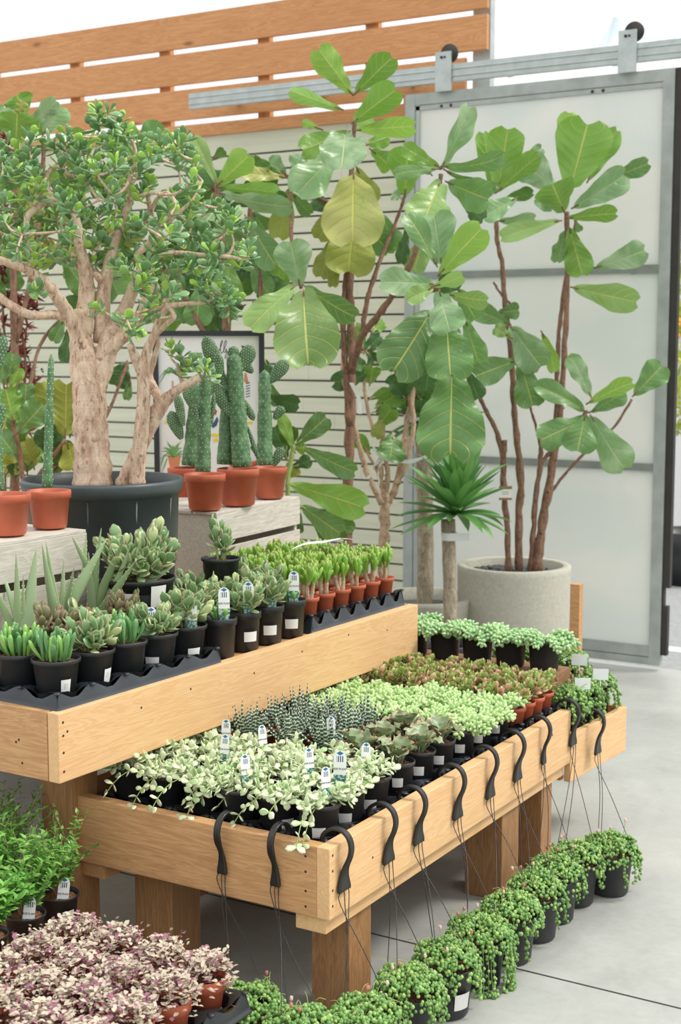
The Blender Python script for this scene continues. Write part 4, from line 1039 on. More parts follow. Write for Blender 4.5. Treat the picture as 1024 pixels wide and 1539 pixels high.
for nm, (x, y), f, c_ in herbs:
    p = (x, y, LS+.001); ex = [('plant_tag', TAGBIG, (.035, -.03, .085), (-.1, .12, .7)), ('price_sticker', sticker_mesh(.06, .045, .125, .03, .085, .35, 'label'), (0, 0, 0), (0, 0, face_x(p)+.5))] if 'left edge' not in nm or 'feathery' in nm else []
    t = potted(nm, 'herb', 'green herbs on the low stand', p, rng.uniform(0, 6.28), HP, HS, f, ex); t.scale = (K, K, K)
# ================================================================ BEAD PLANTS ON THE FLOOR WITH HANGERS HOOKED OVER THE BENCH
HPOT = pot_mesh('pot', .078, .060, .135, 'black', lip=.012, lipw=.004); HSO = soil_mesh(.07, .118)
pf = [fol_pearls(.135, .06, 300+i, .105, 760, 18, -PI/4, (.05, .17)) for i in range(4)]
def hanger(t, org, P, out, along, potc, rimz, rimr, swap=False, flat=False):
    """P = point on the outer top edge of the board, out = outward unit vector, along = unit vector along the board"""
    out = np.array(out, float); along = np.array(along, float); up = np.array((0, 0, 1.)); P = np.asarray(P, float)
    prof = [(-.052, -.012, .006), (-.054, .006, .006), (-.044, .022, .0065), (-.022, .034, .007), (.004, .032, .0075), (.022, .018, .008), (.030, -.006, .008), (.026, -.032, .0085), (.014, -.060, .011), (.009, -.085, .017), (.009, -.112, .026), (.009, -.122, .026)]
    if swap: prof = [(a, b, c*(.5 if i > 7 else 1)) for i, (a, b, c) in enumerate(prof)]
    Q = smoothpts(prof, 4); C = P + np.outer(Q[:, 0], out) + np.outer(Q[:, 1], up); Wd = Q[:, 2]
    T = np.gradient(C, axis=0); T /= np.linalg.norm(T, axis=1, keepdims=True); V = []; th = .0042
    for i in range(len(C)):
        n = vn(np.cross(T[i], along)); w = along*Wd[i]
        for s, q in ((-1, -1), (-.55, -1.25), (.55, -1.25), (1, -1), (1, 1), (.55, .7), (-.55, .7), (-1, 1)): V.append(C[i]+w*s+n*q*th)
    m = len(C); mb = MB(); mb.add(V, [(i*8+j, i*8+(j+1) % 8, (i+1)*8+(j+1) % 8, (i+1)*8+j) for i in range(m-1) for j in range(8)]+[tuple(range(8))[::-1], tuple((m-1)*8+j for j in range(8))])
    h = obj('hanger_hook', mb.mesh('hanger_hook', 'hook', org=org), t)
    foot = C[-1]
    for k in range(3):
        a = 2*PI*k/3+rng.uniform(-.3, .3)+.5; e = np.array((potc[0]+math.cos(a)*rimr, potc[1]+math.sin(a)*rimr, rimz)); s = foot+along*(k-1)*Wd[-1]*.8
        mid = (s*.6+e*.4)+np.array((0, 0, -.02))+out*.008+along*rng.uniform(-.012, .012); s2 = s+np.array((0, 0, -.03))+out*.002
        mb = MB(); mb.tube(smoothpts([s+np.array((0, 0, .004)), s2, mid, e], 6), .0013, 5); mb.ball(e, .005, 6, 4, (1, 1, 1.6))
        obj('hanger_wire', mb.mesh('hanger_wire', 'hook', org=org), t)
rng.seed(109)
hk = []
for (u, v) in ((887, 1130), (862, 1115), (818, 1145), (779, 1170), (738, 1193), (689, 1222), (630, 1262), (585, 1290), (518, 1335)):
    q = Px(u, v, -1.755); hk.append(q[1])
pots = [(-1.535, 4.24), (-1.60, 4.10), (-1.605, 3.945), (-1.60, 3.79), (-1.60, 3.61), (-1.61, 3.42), (-1.61, 3.22), (-1.62, 3.03), (-1.63, 2.83)]
words = ['farthest of the row', 'second from the far end', 'third from the far end', 'fourth from the far end', 'fifth from the far end, mid row', 'sixth from the far end, long strands', 'seventh from the far end, white label', 'eighth from the far end', 'at the bench corner']
for k, ((x, y), w) in enumerate(zip(pots, words)):
    t = potted(f'bead plant in black hanging pot on floor, {w}', 'bead_plant', 'bead plants along the floor', (x, y, .001), 0, HPOT, HSO, fol_pearls(.135, .06, 300+k, .094, 700 if k > 3 else 560, 24 if k == 5 else (12 if k in (0, 7) else 7), -PI/4, (.03, .11) if k != 5 else (.1, .3), br=.0058),
               [('price_sticker', sticker_mesh(.078, .060, .135, .03, .075, .35, 'label'), (0, 0, 0), (0, 0, face_x((x, y))+.7))] if k == 6 else [])
    xe, ze = (-1.765, .52) if k else (-1.735, .455)
    hanger(t, np.array((x, y, .001)), (xe, hk[k], ze), (1, 0, 0), (0, 1, 0), (x, y), .137, .076, swap=(k == 2))
# two hooked over the front board, plants lying just before it
for k, (fu, fv, x, y, w) in enumerate(((414, 1335, -1.722, 2.69, 'before the front board, nearer the corner'), (334, 1312, -1.905, 2.725, 'before the front board, beside the pink plants'))):
    q = Py(fu, fv, 2.876)
    t = potted(f'bead plant in black hanging pot on floor, {w}', 'bead_plant', 'bead plants along the floor', (x, y, .001), 0, HPOT, HSO, fol_pearls(.135, .06, 320+k, .105, 700, 10, -PI/2, (.05, .12)))
    hanger(t, np.array((x, y, .001)), (q[0], 2.885, .52), (0, -1, 0), (1, 0, 0), (x, y), .137, .076, swap=True)

# ================================================================ CACTI
PC = pot_mesh('pot', .077, .060, .135, 'terra', lip=.028, lipw=.004); SCc = soil_mesh(.069, .122, 'grit')
def dots_on(sp, P, r=.0017): sp.ball(P, r, 4, 3)
def cactus_col(mb, sp, B, E, r0, r1, bend=(0, 0, 0)):
    n = 22; t = np.linspace(0, 1, n); B = np.array(B); E = np.array(E); ctr = B+np.outer(t, E-B)+np.outer(np.sin(PI*t), np.array(bend)); L = np.linalg.norm(E-B)
    rad = (r0+(r1-r0)*t)*(1+.05*np.sin(t*17)+.03*np.sin(t*41)); cap = np.clip((1-t)/.06, 0, 1); rad = rad*np.sqrt(np.clip(1-(1-cap)**2, .02, 1))
    mb.tube(ctr, rad, 18, True, jit=.025, rr=rng.random()*.4)
    k = 0; rows = int(L/.016)
    for i in range(rows):
        tt = (i+.5)/rows
        if tt > .97: break
        j = tt*(n-1); a = int(j); c = ctr[a]+(ctr[min(n-1, a+1)]-ctr[a])*(j-a); rr = rad[a]
        m = max(5, int(2*PI*rr/.019))
        for q in range(m):
            g = 2*PI*(q+.5*(i % 2)+.13*i)/m; dots_on(sp, c+np.array((math.cos(g), math.sin(g), 0))*rr*1.01)
def cactus_pad(mb, sp, B, E, W, T=.018, facing=None):
    B = np.array(B); E = np.array(E); d = E-B; L = np.linalg.norm(d); f = vn(CAMP-B) if facing is None else facing; f = vn(f-vn(d)*np.dot(f, vn(d))); s = np.cross(vn(d), f)
    mb.fat(B, d, f, L, W, T, [(0, .3), (.12, .55), (.35, .82), (.65, 1), (.85, .85), (.95, .55), (1, .15)], 10, 14, 0, rr=.9)
    st = .0095
    for i in range(int(L/st)):
        t = (i+.5)*st/L; w = np.interp(t, [0, .12, .35, .65, .85, .95, 1], [.3, .55, .82, 1, .85, .55, .15])*W/2; m = int(2*w/st)
        for q in range(-m//2, m//2+1):
            x = (q+.5*(i % 2))*st
            if abs(x) < w*.95:
                for sg in (1, -1): dots_on(sp, B+vn(d)*t*L+s*x+f*sg*math.sqrt(max(0, 1-(x/w)**2))*T/2*w/(W/2), .0016)
def cactus(label, uv, dep_ref, zb, cols, pads, gr='cacti in terracotta pots', pm=None, sc=1.0):
    c = Pz(uv[0], uv[1], zb+.135*sc); org = np.array((c[0], c[1], zb+.0008)); dep = c@np.array((FH[0], FH[1], 0))
    t = thing('potted_cactus', label, 'cactus', tuple(org), 0, gr)
    for nm, m in (('pot', PC), ('soil', SCc)): o = obj(nm, m, t); o.scale = (sc, sc, sc)
    mb = MB(); sp = MB(); top = zb+.12*sc
    for (u0, v0, u1, v1, w0, w1, dd) in cols:
        B = Pd(u0, v0, dep+dd); B[2] = max(B[2], top-.01) if v0 > 690 else B[2]; E = Pd(u1, v1, dep+dd); cactus_col(mb, sp, B, E, w0*dep/F/2, w1*dep/F/2)
    for (u0, v0, u1, v1, w, dd) in pads: cactus_pad(mb, sp, Pd(u0, v0, dep+dd), Pd(u1, v1, dep+dd*1.3), w*dep/F, .02)
    obj('cactus_body', mb.mesh('cactus_body', 'cactus', org=org), t); obj('spines', sp.mesh('spines', 'spine', org=org), t)
ZR = 1.1615; rng.seed(110)
cactus('tall columnar cactus in the front terracotta pot before the poster', (308, 712), 0, ZR, [(305, 709, 309, 560, 23, 17, 0)], [(303, 662, 292, 606, 10, -.01), (318, 640, 322, 590, 8, .03)], sc=.97)
cactus('leaning cactus with broad dark pads in a terracotta pot, between two others', (358, 704), 0, ZR, [(364, 702, 351, 530, 28, 22, 0), (339, 698, 344, 560, 26, 18, .05)], [(350, 545, 352, 520, 17, 0), (357, 560, 380, 520, 25, .01), (380, 560, 366, 545, 16, .02), (345, 625, 320, 575, 21, -.01), (336, 578, 308, 505, 25, .0), (331, 570, 326, 530, 18, -.02), (372, 640, 388, 690, 8, .05), (366, 600, 382, 632, 12, .05)], sc=1.02)
cactus('cactus with a raised oval pad in the rightmost terracotta pot', (405, 702), 0, ZR, [(398, 699, 398, 556, 25, 17, 0)], [(405, 575, 432, 542, 22, .0), (412, 630, 426, 611, 15, .0), (411, 700, 425, 672, 16, .0)], sc=.90)
cactus('cactus with drooping dark pads in the terracotta pot farthest left on the crate', (277, 703), 0, ZR, [(285, 700, 296, 575, 24, 17, .08)], [(273, 660, 256, 618, 22, .06), (276, 640, 266, 592, 15, .05), (292, 616, 280, 580, 20, .06)], sc=.85)
cactus('cactus mostly hidden behind the leaning one, its pot rim just showing', (366, 692), 0, ZR, [(352, 690, 350, 600, 14, 12, .0)], [(375, 650, 386, 620, 12, 0)], sc=.8)
ZL = 1.2012
cactus('thin tall cactus in a terracotta pot on the left crate', (74, 737), 0, ZL, [(71, 733, 77, 532, 16, 8, 0)], [(65, 560, 62, 553, 4, 0)], gr='cacti on the left crate', sc=.85)
cactus('cactus with small pads cut off by the left frame edge', (10, 742), 0, ZL, [(-1, 738, -6, 560, 14, 12, 0)], [(-2, 555, 5, 503, 18, 0), (-3, 655, 4, 606, 13, 0)], gr='cacti on the left crate', sc=.9)

# ================================================================ JADE TREE
TD = 4.75; tc0 = Pz(154, 718, CH-.0915*TD); TR = .265; tz = tc0[2]; org = np.array((tc0[0], tc0[1], DK))
jt = thing('jade_tree', 'large old jade tree with thick pale trunks in a dark grey tub', 'tree', tuple(org))
Ht = tz-DK; mb = MB()
mb.lathe([(0, .003), (TR*.80, .003), (TR*.82, .02), (TR*.93, Ht*.6), (TR*.95, Ht-.05), (TR*.985, Ht-.048), (TR*1.0, Ht-.03), (TR*1.02, Ht-.012), (TR*1.0, Ht), (TR*.965, Ht-.002), (TR*.95, Ht-.04), (TR*.93, Ht-.09)], 56)
for k in range(10):
    a = 2*PI*k/10+.2
    r0 = TR*.83; r1 = TR*.945
    mb.tube([(r0*math.cos(a), r0*math.sin(a), .02), (r1*math.cos(a), r1*math.sin(a), Ht-.055)], .004, 5)
obj('pot', mb.mesh('pot', 'bigpot'), jt); mb = MB(); mb.disc((0, 0, Ht-.05), TR*.94, 30, .008); obj('soil', mb.mesh('soil', 'soil'), jt)
def JP(u, v, dd): return Pd(u, v, TD+dd)
BR = [ # (u, v, radius px, depth offset)
 [(140, 735, 33, 0), (139, 690, 30, 0), (136, 640, 28, 0), (134, 590, 27, 0), (128, 548, 25, 0), (122, 515, 19, 0), (119, 490, 16, 0), (122, 468, 13, .01)],
 [(122, 520, 16, 0), (105, 478, 15, -.02), (88, 450, 14, -.06), (68, 425, 12, -.1), (40, 405, 10, -.14), (12, 395, 8, -.18), (-14, 385, 7, -.2)],
 [(105, 480, 10, 0), (85, 473, 10, -.05), (50, 474, 9, -.1), (22, 462, 9, -.12), (-12, 438, 8, -.12)],
 [(124, 505, 20, .0), (130, 450, 19, .03), (129, 410, 15, .02), (120, 372, 12, .0), (116, 335, 9, 0), (108, 315, 8, 0), (92, 303, 8, -.02), (68, 304, 8, -.05), (44, 322, 7, -.08), (38, 345, 5, -.08)],
 [(84, 303, 6, 0), (72, 285, 6, 0), (72, 262, 6, 0), (84, 250, 5, 0), (96, 255, 5, 0), (104, 263, 4, 0), (124, 267, 3, 0)],
 [(96, 252, 3, 0), (100, 236, 3, 0), (102, 222, 2, 0)],
 [(128, 410, 11, 0), (112, 392, 9, .1), (100, 370, 7, .15), (92, 345, 6, .2), (86, 320, 4, .25)],
 [(152, 515, 18, .04), (156, 440, 16, .05), (166, 390, 12, .05), (178, 350, 9, .06), (186, 325, 8, .05), (196, 300, 6, .05), (196, 265, 6, .04), (204, 245, 5, .03), (200, 215, 4, .02), (180, 190, 3, 0), (165, 175, 2.5, 0)],
 [(150, 420, 8, 0), (135, 395, 6, .1), (160, 360, 5, .2), (190, 340, 4, .2)],
 [(142, 590, 22, 0), (156, 545, 24, .0), (166, 505, 20, .03), (190, 460, 15, .1), (205, 425, 13, .1), (225, 408, 9, .12), (250, 405, 7, .12), (280, 408, 5, .1), (320, 412, 3.5, .05)],
 [(150, 540, 18, 0), (178, 512, 15, -.02), (196, 495, 13, -.05), (212, 472, 10, -.08), (222, 445, 9, -.1), (240, 430, 6, -.1)],
 [(200, 430, 8, 0), (212, 400, 8, .0), (206, 385, 7, -.02), (225, 365, 7, -.03), (240, 345, 6, -.04), (262, 325, 5, -.04), (290, 300, 3, -.04), (304, 272, 3, 0)],
 [(228, 400, 5, 0), (240, 385, 5, -.05), (270, 380, 4.5, -.1), (300, 383, 4.5, -.12), (335, 385, 4, -.14), (372, 390, 3, -.14)],
 [(252, 330, 5, 0), (262, 305, 5, .05), (250, 290, 5, .05), (236, 300, 5, .08), (222, 325, 6, .08), (200, 345, 7, .06)],
 [(196, 300, 4, 0), (225, 290, 3.5, -.05), (262, 292, 3, -.08), (296, 268, 2.5, -.1)],
 [(200, 262, 4, 0), (180, 290, 3, -.05), (150, 300, 3, -.08), (125, 262, 2.5, -.05)],
 [(207, 730, 17, -.04), (207, 700, 16, -.04), (212, 650, 15, -.05), (216, 600, 14, -.06), (214, 560, 13, -.06), (202, 535, 10, -.08), (196, 518, 8, -.1)],
 [(216, 570, 12, -.06), (220, 530, 10, -.06), (232, 505, 9, -.08), (240, 480, 8, -.1), (252, 462, 7, -.1), (276, 457, 5, -.1), (305, 455, 4, -.1), (320, 450, 3, -.1)],
 [(232, 505, 7, -.08), (247, 490, 6, -.1), (262, 475, 5, -.12), (248, 455, 4, -.1), (225, 420, 3, -.1)],
 [(182, 732, 16, .0), (198, 700, 16, 0), (216, 660, 16, .0), (234, 622, 17, -.02), (246, 605, 15, -.03), (264, 588, 10, -.06), (286, 575, 9, -.1), (303, 566, 8, -.12)],
 [(246, 610, 12, 0), (232, 585, 10, .02), (224, 565, 9, .03), (230, 545, 7, .02), (240, 510, 4, 0)],
 [(275, 580, 5, -.06), (270, 560, 5, -.06), (266, 548, 4, -.06)],
]
mb = MB(); nodes = []
def add_nodes(P, R_):
    for p, r in zip(P, R_): nodes.append((p, r))
rng.seed(111)
for br_ in BR:
    sc_ = .93 if br_ is BR[0] else (.72 if br_[0][1] > 700 else .70); P = np.array([tuple(JP(u, v, d)) + (r*sc_*TD/F,) for u, v, r, d in br_]); S = smoothpts(P, 5)
    mb.tube(S[:, :3], S[:, 3]*(1+.05*np.sin(np.arange(len(S))*2.1)), 12, True, jit=.05); add_nodes(S[:, :3], S[:, 3])
    for _ in range(3):
        j = rng.randrange(len(S))
        if S[j, 3] > .02: mb.ball(S[j, :3]+vn(CAMP-S[j, :3])*S[j, 3]*.85+rdir(0, 3)*.01, S[j, 3]*.26, 8, 5)
# canopy
poly = [(-25, 235), (20, 205), (60, 192), (112, 192), (128, 165), (160, 152), (188, 172), (196, 196), (232, 206), (276, 196), (292, 225), (312, 262), (330, 300), (368, 318), (386, 372), (368, 395), (330, 400), (352, 440), (366, 468), (330, 478), (296, 452), (262, 440), (236, 470), (206, 500), (176, 470), (158, 460), (128, 470), (118, 440), (80, 432), (50, 430), (20, 395), (-25, 400)]
def inpoly(x, y, P):
    c = False; j = len(P)-1
    for i in range(len(P)):
        if (P[i][1] > y) != (P[j][1] > y) and x < (P[j][0]-P[i][0])*(y-P[i][1])/(P[j][1]-P[i][1])+P[i][0]: c = not c
        j = i
    return c
cl = []
fixed = [(165, 168, -.1), (180, 180, 0), (140, 188, 0), (178, 205, 0), (215, 225, -.1), (262, 205, 0), (278, 205, -.05), (290, 240, -.05), (352, 322, -.15), (346, 340, -.15), (372, 372, -.18), (360, 390, -.1), (345, 470, -.1), (335, 440, -.15), (312, 395, -.2), (145, 462, -.3), (190, 480, -.35), (205, 500, -.35), (262, 440, -.3), (185, 400, -.3), (225, 445, -.3), (292, 540, -.12), (308, 552, -.14), (280, 548, -.1), (318, 565, -.12), (270, 530, -.1), (256, 520, -.05), (12, 300, -.2), (20, 250, -.1), (45, 225, 0), (80, 222, 0), (100, 215, 0), (120, 225, 0), (5, 330, -.25), (25, 380, -.3), (55, 435, -.2)]
for u, v, d in fixed: cl.append((u, v, d))
tries = 0
while len(cl) < 215 and tries < 20000:
    tries += 1; u = rng.uniform(-25, 390); v = rng.uniform(150, 505)
    if not inpoly(u, v, poly): continue
    lay = rng.choice((-1, 0, 0, 1, 1)); d = lay*.22+rng.uniform(-.12, .12)
    ex = ((u-180)/230)**2+((v-340)/220)**2
    d *= math.sqrt(max(.1, 1.1-ex))
    if lay < 0 and 95 < u < 200 and v > 300 and rng.random() < .75: continue
    if v > 395 and 60 < u < 215 and rng.random() < .8: continue
    if lay >= 0 and v > 410 and u < 220: continue
    if any(abs(u-a)+abs(v-b) < 15 and abs(d-c) < .18 for a, b, c in cl): continue
    cl.append((u, v, d))
NP = [n[0] for n in nodes]; pts = [(JP(u, v, d)) for u, v, d in cl]
NPa = np.array(NP); order = sorted(range(len(pts)), key=lambda i: np.min(np.linalg.norm(NPa-pts[i], axis=1)))
tw = []; 
for i in order:
    p = pts[i]; A = np.array(NP); dist = np.linalg.norm(A-p, axis=1)+.35*np.maximum(0, A[:, 2]-p[2]); j = int(np.argmin(dist)); q = A[j]; L = np.linalg.norm(p-q)
    if L > .012:
        mid = (p+q)/2+np.array((rng.uniform(-.12, .12), rng.uniform(-.12, .12), rng.uniform(-.18, .02)))*L; S = smoothpts([q, mid, p], 5); r0 = min(.007, .0035+.012*L)
        mb.tube(S, np.linspace(r0, .003, len(S)), 6, False, jit=.06); NP += [S[5], S[8], S[-1]]
    tw.append((p, vn(p-q+np.array((0, 0, .02)))))
obj('trunk', mb.mesh('trunk', 'jadebark', org=org), jt)
mb = MB()
for p, d in tw:
    d = vn(d+rdir(0, 1.2)*.5); n = rng.randint(4, 6); st_ = .013
    for k in range(n):
        c = p-d*st_*(n-1-k)*.8; s = vn(np.cross(d, (.3, .2, 1))); a = k*1.57+rng.uniform(-.2, .2); s = s*math.cos(a)+np.cross(d, s)*math.sin(a)
        for q in (-1, 1):
            L = rng.uniform(.038, .058)*(.7 if k == n-1 else 1); mb.fat(c, vn(s*q*(1 if k < n-1 else .5)+d*(.35+.15*k)), vn(d+rdir(0, .6)*.2), L, L*rng.uniform(.5, .62), L*.13, P_SPAT, 6, 8, -rng.uniform(-.1, .6))
obj('foliage', mb.mesh('foliage', 'jadeleaf', org=org), jt)

# ================================================================ POSTER
A = Pd(229, 497, 5.92); B = Pd(397, 497, 5.92); zb = DK; Wp = float(np.linalg.norm((B-A)[:2])); Hp = float(A[2]-zb)
yawp = math.atan2(B[1]-A[1], B[0]-A[0])
po = thing('framed_poster', 'framed plant poster standing behind the cacti and jade trunk', 'poster', (A[0], A[1], zb), yawp)
fw_ = .022
for nm, lo, hi in (('frame', (0, 0, 0), (fw_, .025, Hp)),):
    mb = MB(); mb.box((0, 0, 0), (fw_, .025, Hp)); mb.box((Wp-fw_, 0, 0), (Wp, .025, Hp)); mb.box((fw_, 0, Hp-fw_), (Wp-fw_, .025, Hp)); mb.box((fw_, 0, 0), (Wp-fw_, .025, fw_)); obj('frame', mb.mesh('frame', 'frame', False), po)
mb = MB(); mb.box((fw_, .012, fw_), (Wp-fw_, .02, Hp-fw_)); sheet = obj('poster_sheet', mb.mesh('poster_sheet', 'paper', False), po)
def PP(u, v): return ((u-229)/(397-229)*Wp, .0112, Hp-(v-497)/(397-229)*Wp)     # poster coordinates from the print itself
def prn(name, col, polys):
    mb = MB()
    for k, pl_ in enumerate(polys):
        V = [np.array(PP(*q))-np.array((0, .0002*k % .0008, 0)) for q in pl_]; mb.add(V, [tuple(range(len(V)))])
    nm = 'print_'+col
    if nm not in MAT: MAT[nm] = M_plain(nm, {'green': (120, 168, 104), 'dkgreen': (66, 112, 70), 'yellow': (240, 214, 60), 'terracotta': (214, 140, 96), 'red': (196, 74, 70), 'blue': (70, 90, 130), 'trunk': (200, 170, 150), 'ink': (50, 52, 58)}[col], .6)
    return obj(name, mb.mesh(name, nm, False), sheet)
def blade(u0, v0, u1, v1, w, bow=0):
    mx, my = (u0+u1)/2, (v0+v1)/2+bow; dx, dy_ = u1-u0, v1-v0; L = math.hypot(dx, dy_) or 1; nx_, ny_ = -dy_/L*w/2, dx/L*w/2
    return [[(u0-nx_, v0-ny_), (u0+nx_, v0+ny_), (mx+nx_, my+ny_), (mx-nx_, my-ny_)], [(mx-nx_, my-ny_), (mx+nx_, my+ny_), (u1, v1)]]
pl1 = []
for k in range(16):
    a = PI+PI*k/15; pl1 += blade(258, 559, 258+22*math.cos(a), 559+14*math.sin(a)+rng.uniform(12, 26), 2.2, -8)
prn('palm_print', 'green', pl1)
prn('palm_trunk_print', 'trunk', [[(256.5, 572), (259.5, 572), (260.5, 600), (256, 600)]])
pl1 = []
for k in range(22):
    a = PI*1.02+PI*.96*k/21; pl1 += blade(258, 688, 258+rng.uniform(16, 24)*math.cos(a), 688+rng.uniform(20, 34)*math.sin(a)+rng.uniform(0, 8), 2.0, -5)
pl1 += blade(248, 690, 240, 712, 2, 0)+blade(244, 684, 238, 702, 2, 0)
prn('spider_plant_print', 'green', pl1); prn('pot_print', 'terracotta', [[(249, 686), (269, 686), (266, 703), (252, 703)]])
prn('caption_print', 'yellow', [[(245, 632), (254, 632), (254, 637), (245, 637)], [(270, 628), (274, 628), (274, 636), (270, 636)], [(316, 652), (330, 652), (330, 656.5), (316, 656.5)], [(319, 659), (326, 659), (326, 664), (319, 664)], [(371, 634), (379, 634), (379, 638), (371, 638)], [(250, 705), (266, 705), (266, 709), (250, 709)]])
prn('ornament_print', 'blue', [[(316, 640), (325, 626), (327, 632), (324, 640), (318, 644)]]); prn('flower_print', 'red', [[(320, 622), (322, 614), (325, 618), (323, 624)], [(376, 660), (379, 658), (379, 664)], [(377, 671), (381, 668), (380, 674)]])
prn('leaf_print', 'dkgreen', [[(374, 672), (383, 670), (383, 682), (379, 680), (376, 676)], *blade(368, 524, 374, 518, 5), *blade(368, 524, 362, 519, 5), *blade(368, 525, 373, 530, 4), *blade(362, 532, 370, 527, 4), *blade(364, 535, 358, 530, 4)])
prn('striped_pot_print', 'blue', [[(368.5, 576+4*k), (375, 574+4*k), (375, 575.4+4*k), (368.5, 577.4+4*k)] for k in range(6)]); prn('arm_print', 'terracotta', [[(366, 573), (367, 560), (369.5, 560), (373, 575), (371, 577)]])
def stroke(pts_, w=1.0):
    S = smoothpts([(a, b, 0) for a, b in pts_], 6); out = []
    for i in range(len(S)-1): d = S[i+1]-S[i]; L = math.hypot(d[0], d[1]) or 1; n_ = (-d[1]/L*w/2, d[0]/L*w/2); out.append([(S[i][0]-n_[0], S[i][1]-n_[1]), (S[i][0]+n_[0], S[i][1]+n_[1]), (S[i+1][0]+n_[0], S[i+1][1]+n_[1]), (S[i+1][0]-n_[0], S[i+1][1]-n_[1])])
    return out
# script lettering "lly" as on the sheet
prn('lettering', 'ink', stroke([(326, 530), (330, 524), (334, 514), (333, 512), (331, 518), (331, 528), (333, 531)], 1)+stroke([(333, 531), (337, 524), (340, 514), (338.5, 512), (336.5, 518), (336, 528), (338, 530)], 1)+stroke([(338, 530), (340, 524), (340, 529), (343, 527), (344.5, 522), (343, 530), (339, 538), (337.5, 536), (341, 530), (346, 526)], 1))
# ================================================================ FIDDLE LEAF FIGS AND OTHER PLANTS AT THE WALL
class Plant:
    """collects stems and leaves in world space, writes them as the parts of one plant"""
    def __init__(s, label, cat, loc, group=None): s.o = np.array(loc, float); s.t = thing(cat.replace(' ', '_'), label, cat, loc, 0, group); s.l = {}; s.st = MB()
    def mbf(s, m): return s.l.setdefault(m, MB())
    def stem(s, pts, d, jit=.12, sm=5):
        """pts (u,v,radius px[,depth offset])"""
        P = np.array([tuple(Pd(q[0], q[1], d+(q[3] if len(q) > 3 else 0))) + (q[2]*d/F,) for q in pts]); S = smoothpts(P, sm); k = 7
        w = np.array([[rng.uniform(-1, 1) for _ in range(3)] for _ in S])*.15*S[:, 3:4]
        s.st.tube(S[:, :3]+w, S[:, 3]*.86*(1+.12*np.sin(np.arange(len(S))*1.9)), 9, True, jit=jit)
        for i in range(1, len(S)-1):
            if rng.random() < .5: s.st.ball(S[i, :3]+rdir(0, 3.1)*S[i, 3]*.8, S[i, 3]*.38, 5, 4)
        return S
    def leaf(s, bu, bv, tu, tv, w, side, d, mat='fig', dt=None, roll=None, curl=None, prof=P_FIG, tilt=None):
        B = Pd(bu, bv, d); dd = rng.uniform(-.07, .07) if dt is None else dt; E = Pd(tu, tv, d+dd); ax = E-B; L = np.linalg.norm(ax)
        tc = CAMP-B; n = vn(tc-vn(ax)*np.dot(tc, vn(ax))); r = rng.uniform(-.4, .4) if roll is None else R(roll); sd = np.cross(vn(ax), n)
        n2 = n*math.cos(r)+sd*math.sin(r); W = w*d/F/max(.45, math.cos(r))
        if side == 'U': n2 = -n2
        cu = (rng.uniform(.15, .6) if side == 'T' else rng.uniform(.0, .4)) if curl is None else curl
        Lc = L/max(.6, math.sin(cu)/cu if cu > .05 else 1)
        ax2 = vn(ax)*math.cos(cu/2)+n2*math.sin(cu/2)
        s.mbf(mat).leaf(B, ax2, n2, Lc, W, [(t_, w_*(1+(rng.uniform(-.07, .07) if 0 < t_ < 1 else 0))) for t_, w_ in prof], 20, 14, cu, fold=rng.uniform(.05, .34), wave=rng.uniform(.04, .11), wn=rng.uniform(1.6, 3.0), pucker=.032, notch=.10 if prof is P_FIGB else .05, side_curl=rng.uniform(-.1, .25))
        s.st.tube([B-vn(ax2)*.012, B+vn(ax2)*.03], .0035*d/6, 6) if L > .06 else None
    def done(s, bark='figbark', extra=()):
        s.ob = obj('stem', s.st.mesh('stem', bark, org=s.o), s.t)
        for m, b in s.l.items(): obj('foliage' if len(s.l) < 2 or m.startswith('fig') and m == 'fig' else {'figyellow': 'yellowing_leaves', 'figlight': 'young_leaves', 'figdark': 'shaded_leaves', 'figolive': 'olive_leaves', 'figpale': 'glossy_leaves'}.get(m, 'foliage'), b.mesh('foliage', m, org=s.o), s.t)
def bigpot(t, r, h, mat='black', taper=.8, name='pot'):
    mb = MB(); mb.lathe([(0, .002), (r*taper, .002), (r*(taper+.02), .02), (r*.96, h-.04), (r, h-.036), (r*1.01, h-.004), (r, h), (r*.94, h), (r*.93, h-.05)], 40); o = obj(name, mb.mesh(name, mat), t)
    mb = MB(); mb.disc((0, 0, h-.045), r*.935, 24, .006); obj('soil', mb.mesh('soil', 'soil'), t); return o
def floor_at(u, d): p = Pd(u, 700, d); return (p[0], p[1], .001)
rng.seed(120)
# ---- big fig with several crowns (trunk in the middle)
D1 = 6.6
f1 = Plant('tallest fiddle leaf fig in the middle, with a big yellowing leaf and large drooping leaves', 'fiddle leaf fig', floor_at(524, D1)); bigpot(f1.t, .17, .32)
f1.stem([(524, 1120, 9), (522, 900, 9), (523, 800, 8.5), (524, 700, 8.5), (528, 620, 8), (529, 540, 7), (527, 470, 7), (525, 400, 7), (524, 330, 6), (527, 270, 5), (532, 220, 4), (533, 180, 3.5)], D1)
f1.stem([(526, 640, 7), (520, 560, 5.5), (516, 500, 5), (518, 440, 5), (522, 400, 4)], D1)
f1.stem([(524, 322, 4), (505, 312, 4), (482, 300, 4), (462, 288, 3.5), (442, 272, 3.5), (430, 263, 3)], D1)
f1.stem([(436, 272, 3, .0), (437, 320, 3, -.2), (440, 380, 3, -.45), (448, 415, 3.5, -.6), (453, 432, 3, -.65)], D1)
f1.stem([(530, 560, 7, 0), (540, 515, 6, -.1), (551, 495, 6, -.15), (565, 478, 6, -.2), (590, 445, 5.5, -.25), (618, 395, 5, -.3), (640, 330, 4.5, -.3), (658, 285, 4, -.3), (663, 262, 4, -.3)], D1)
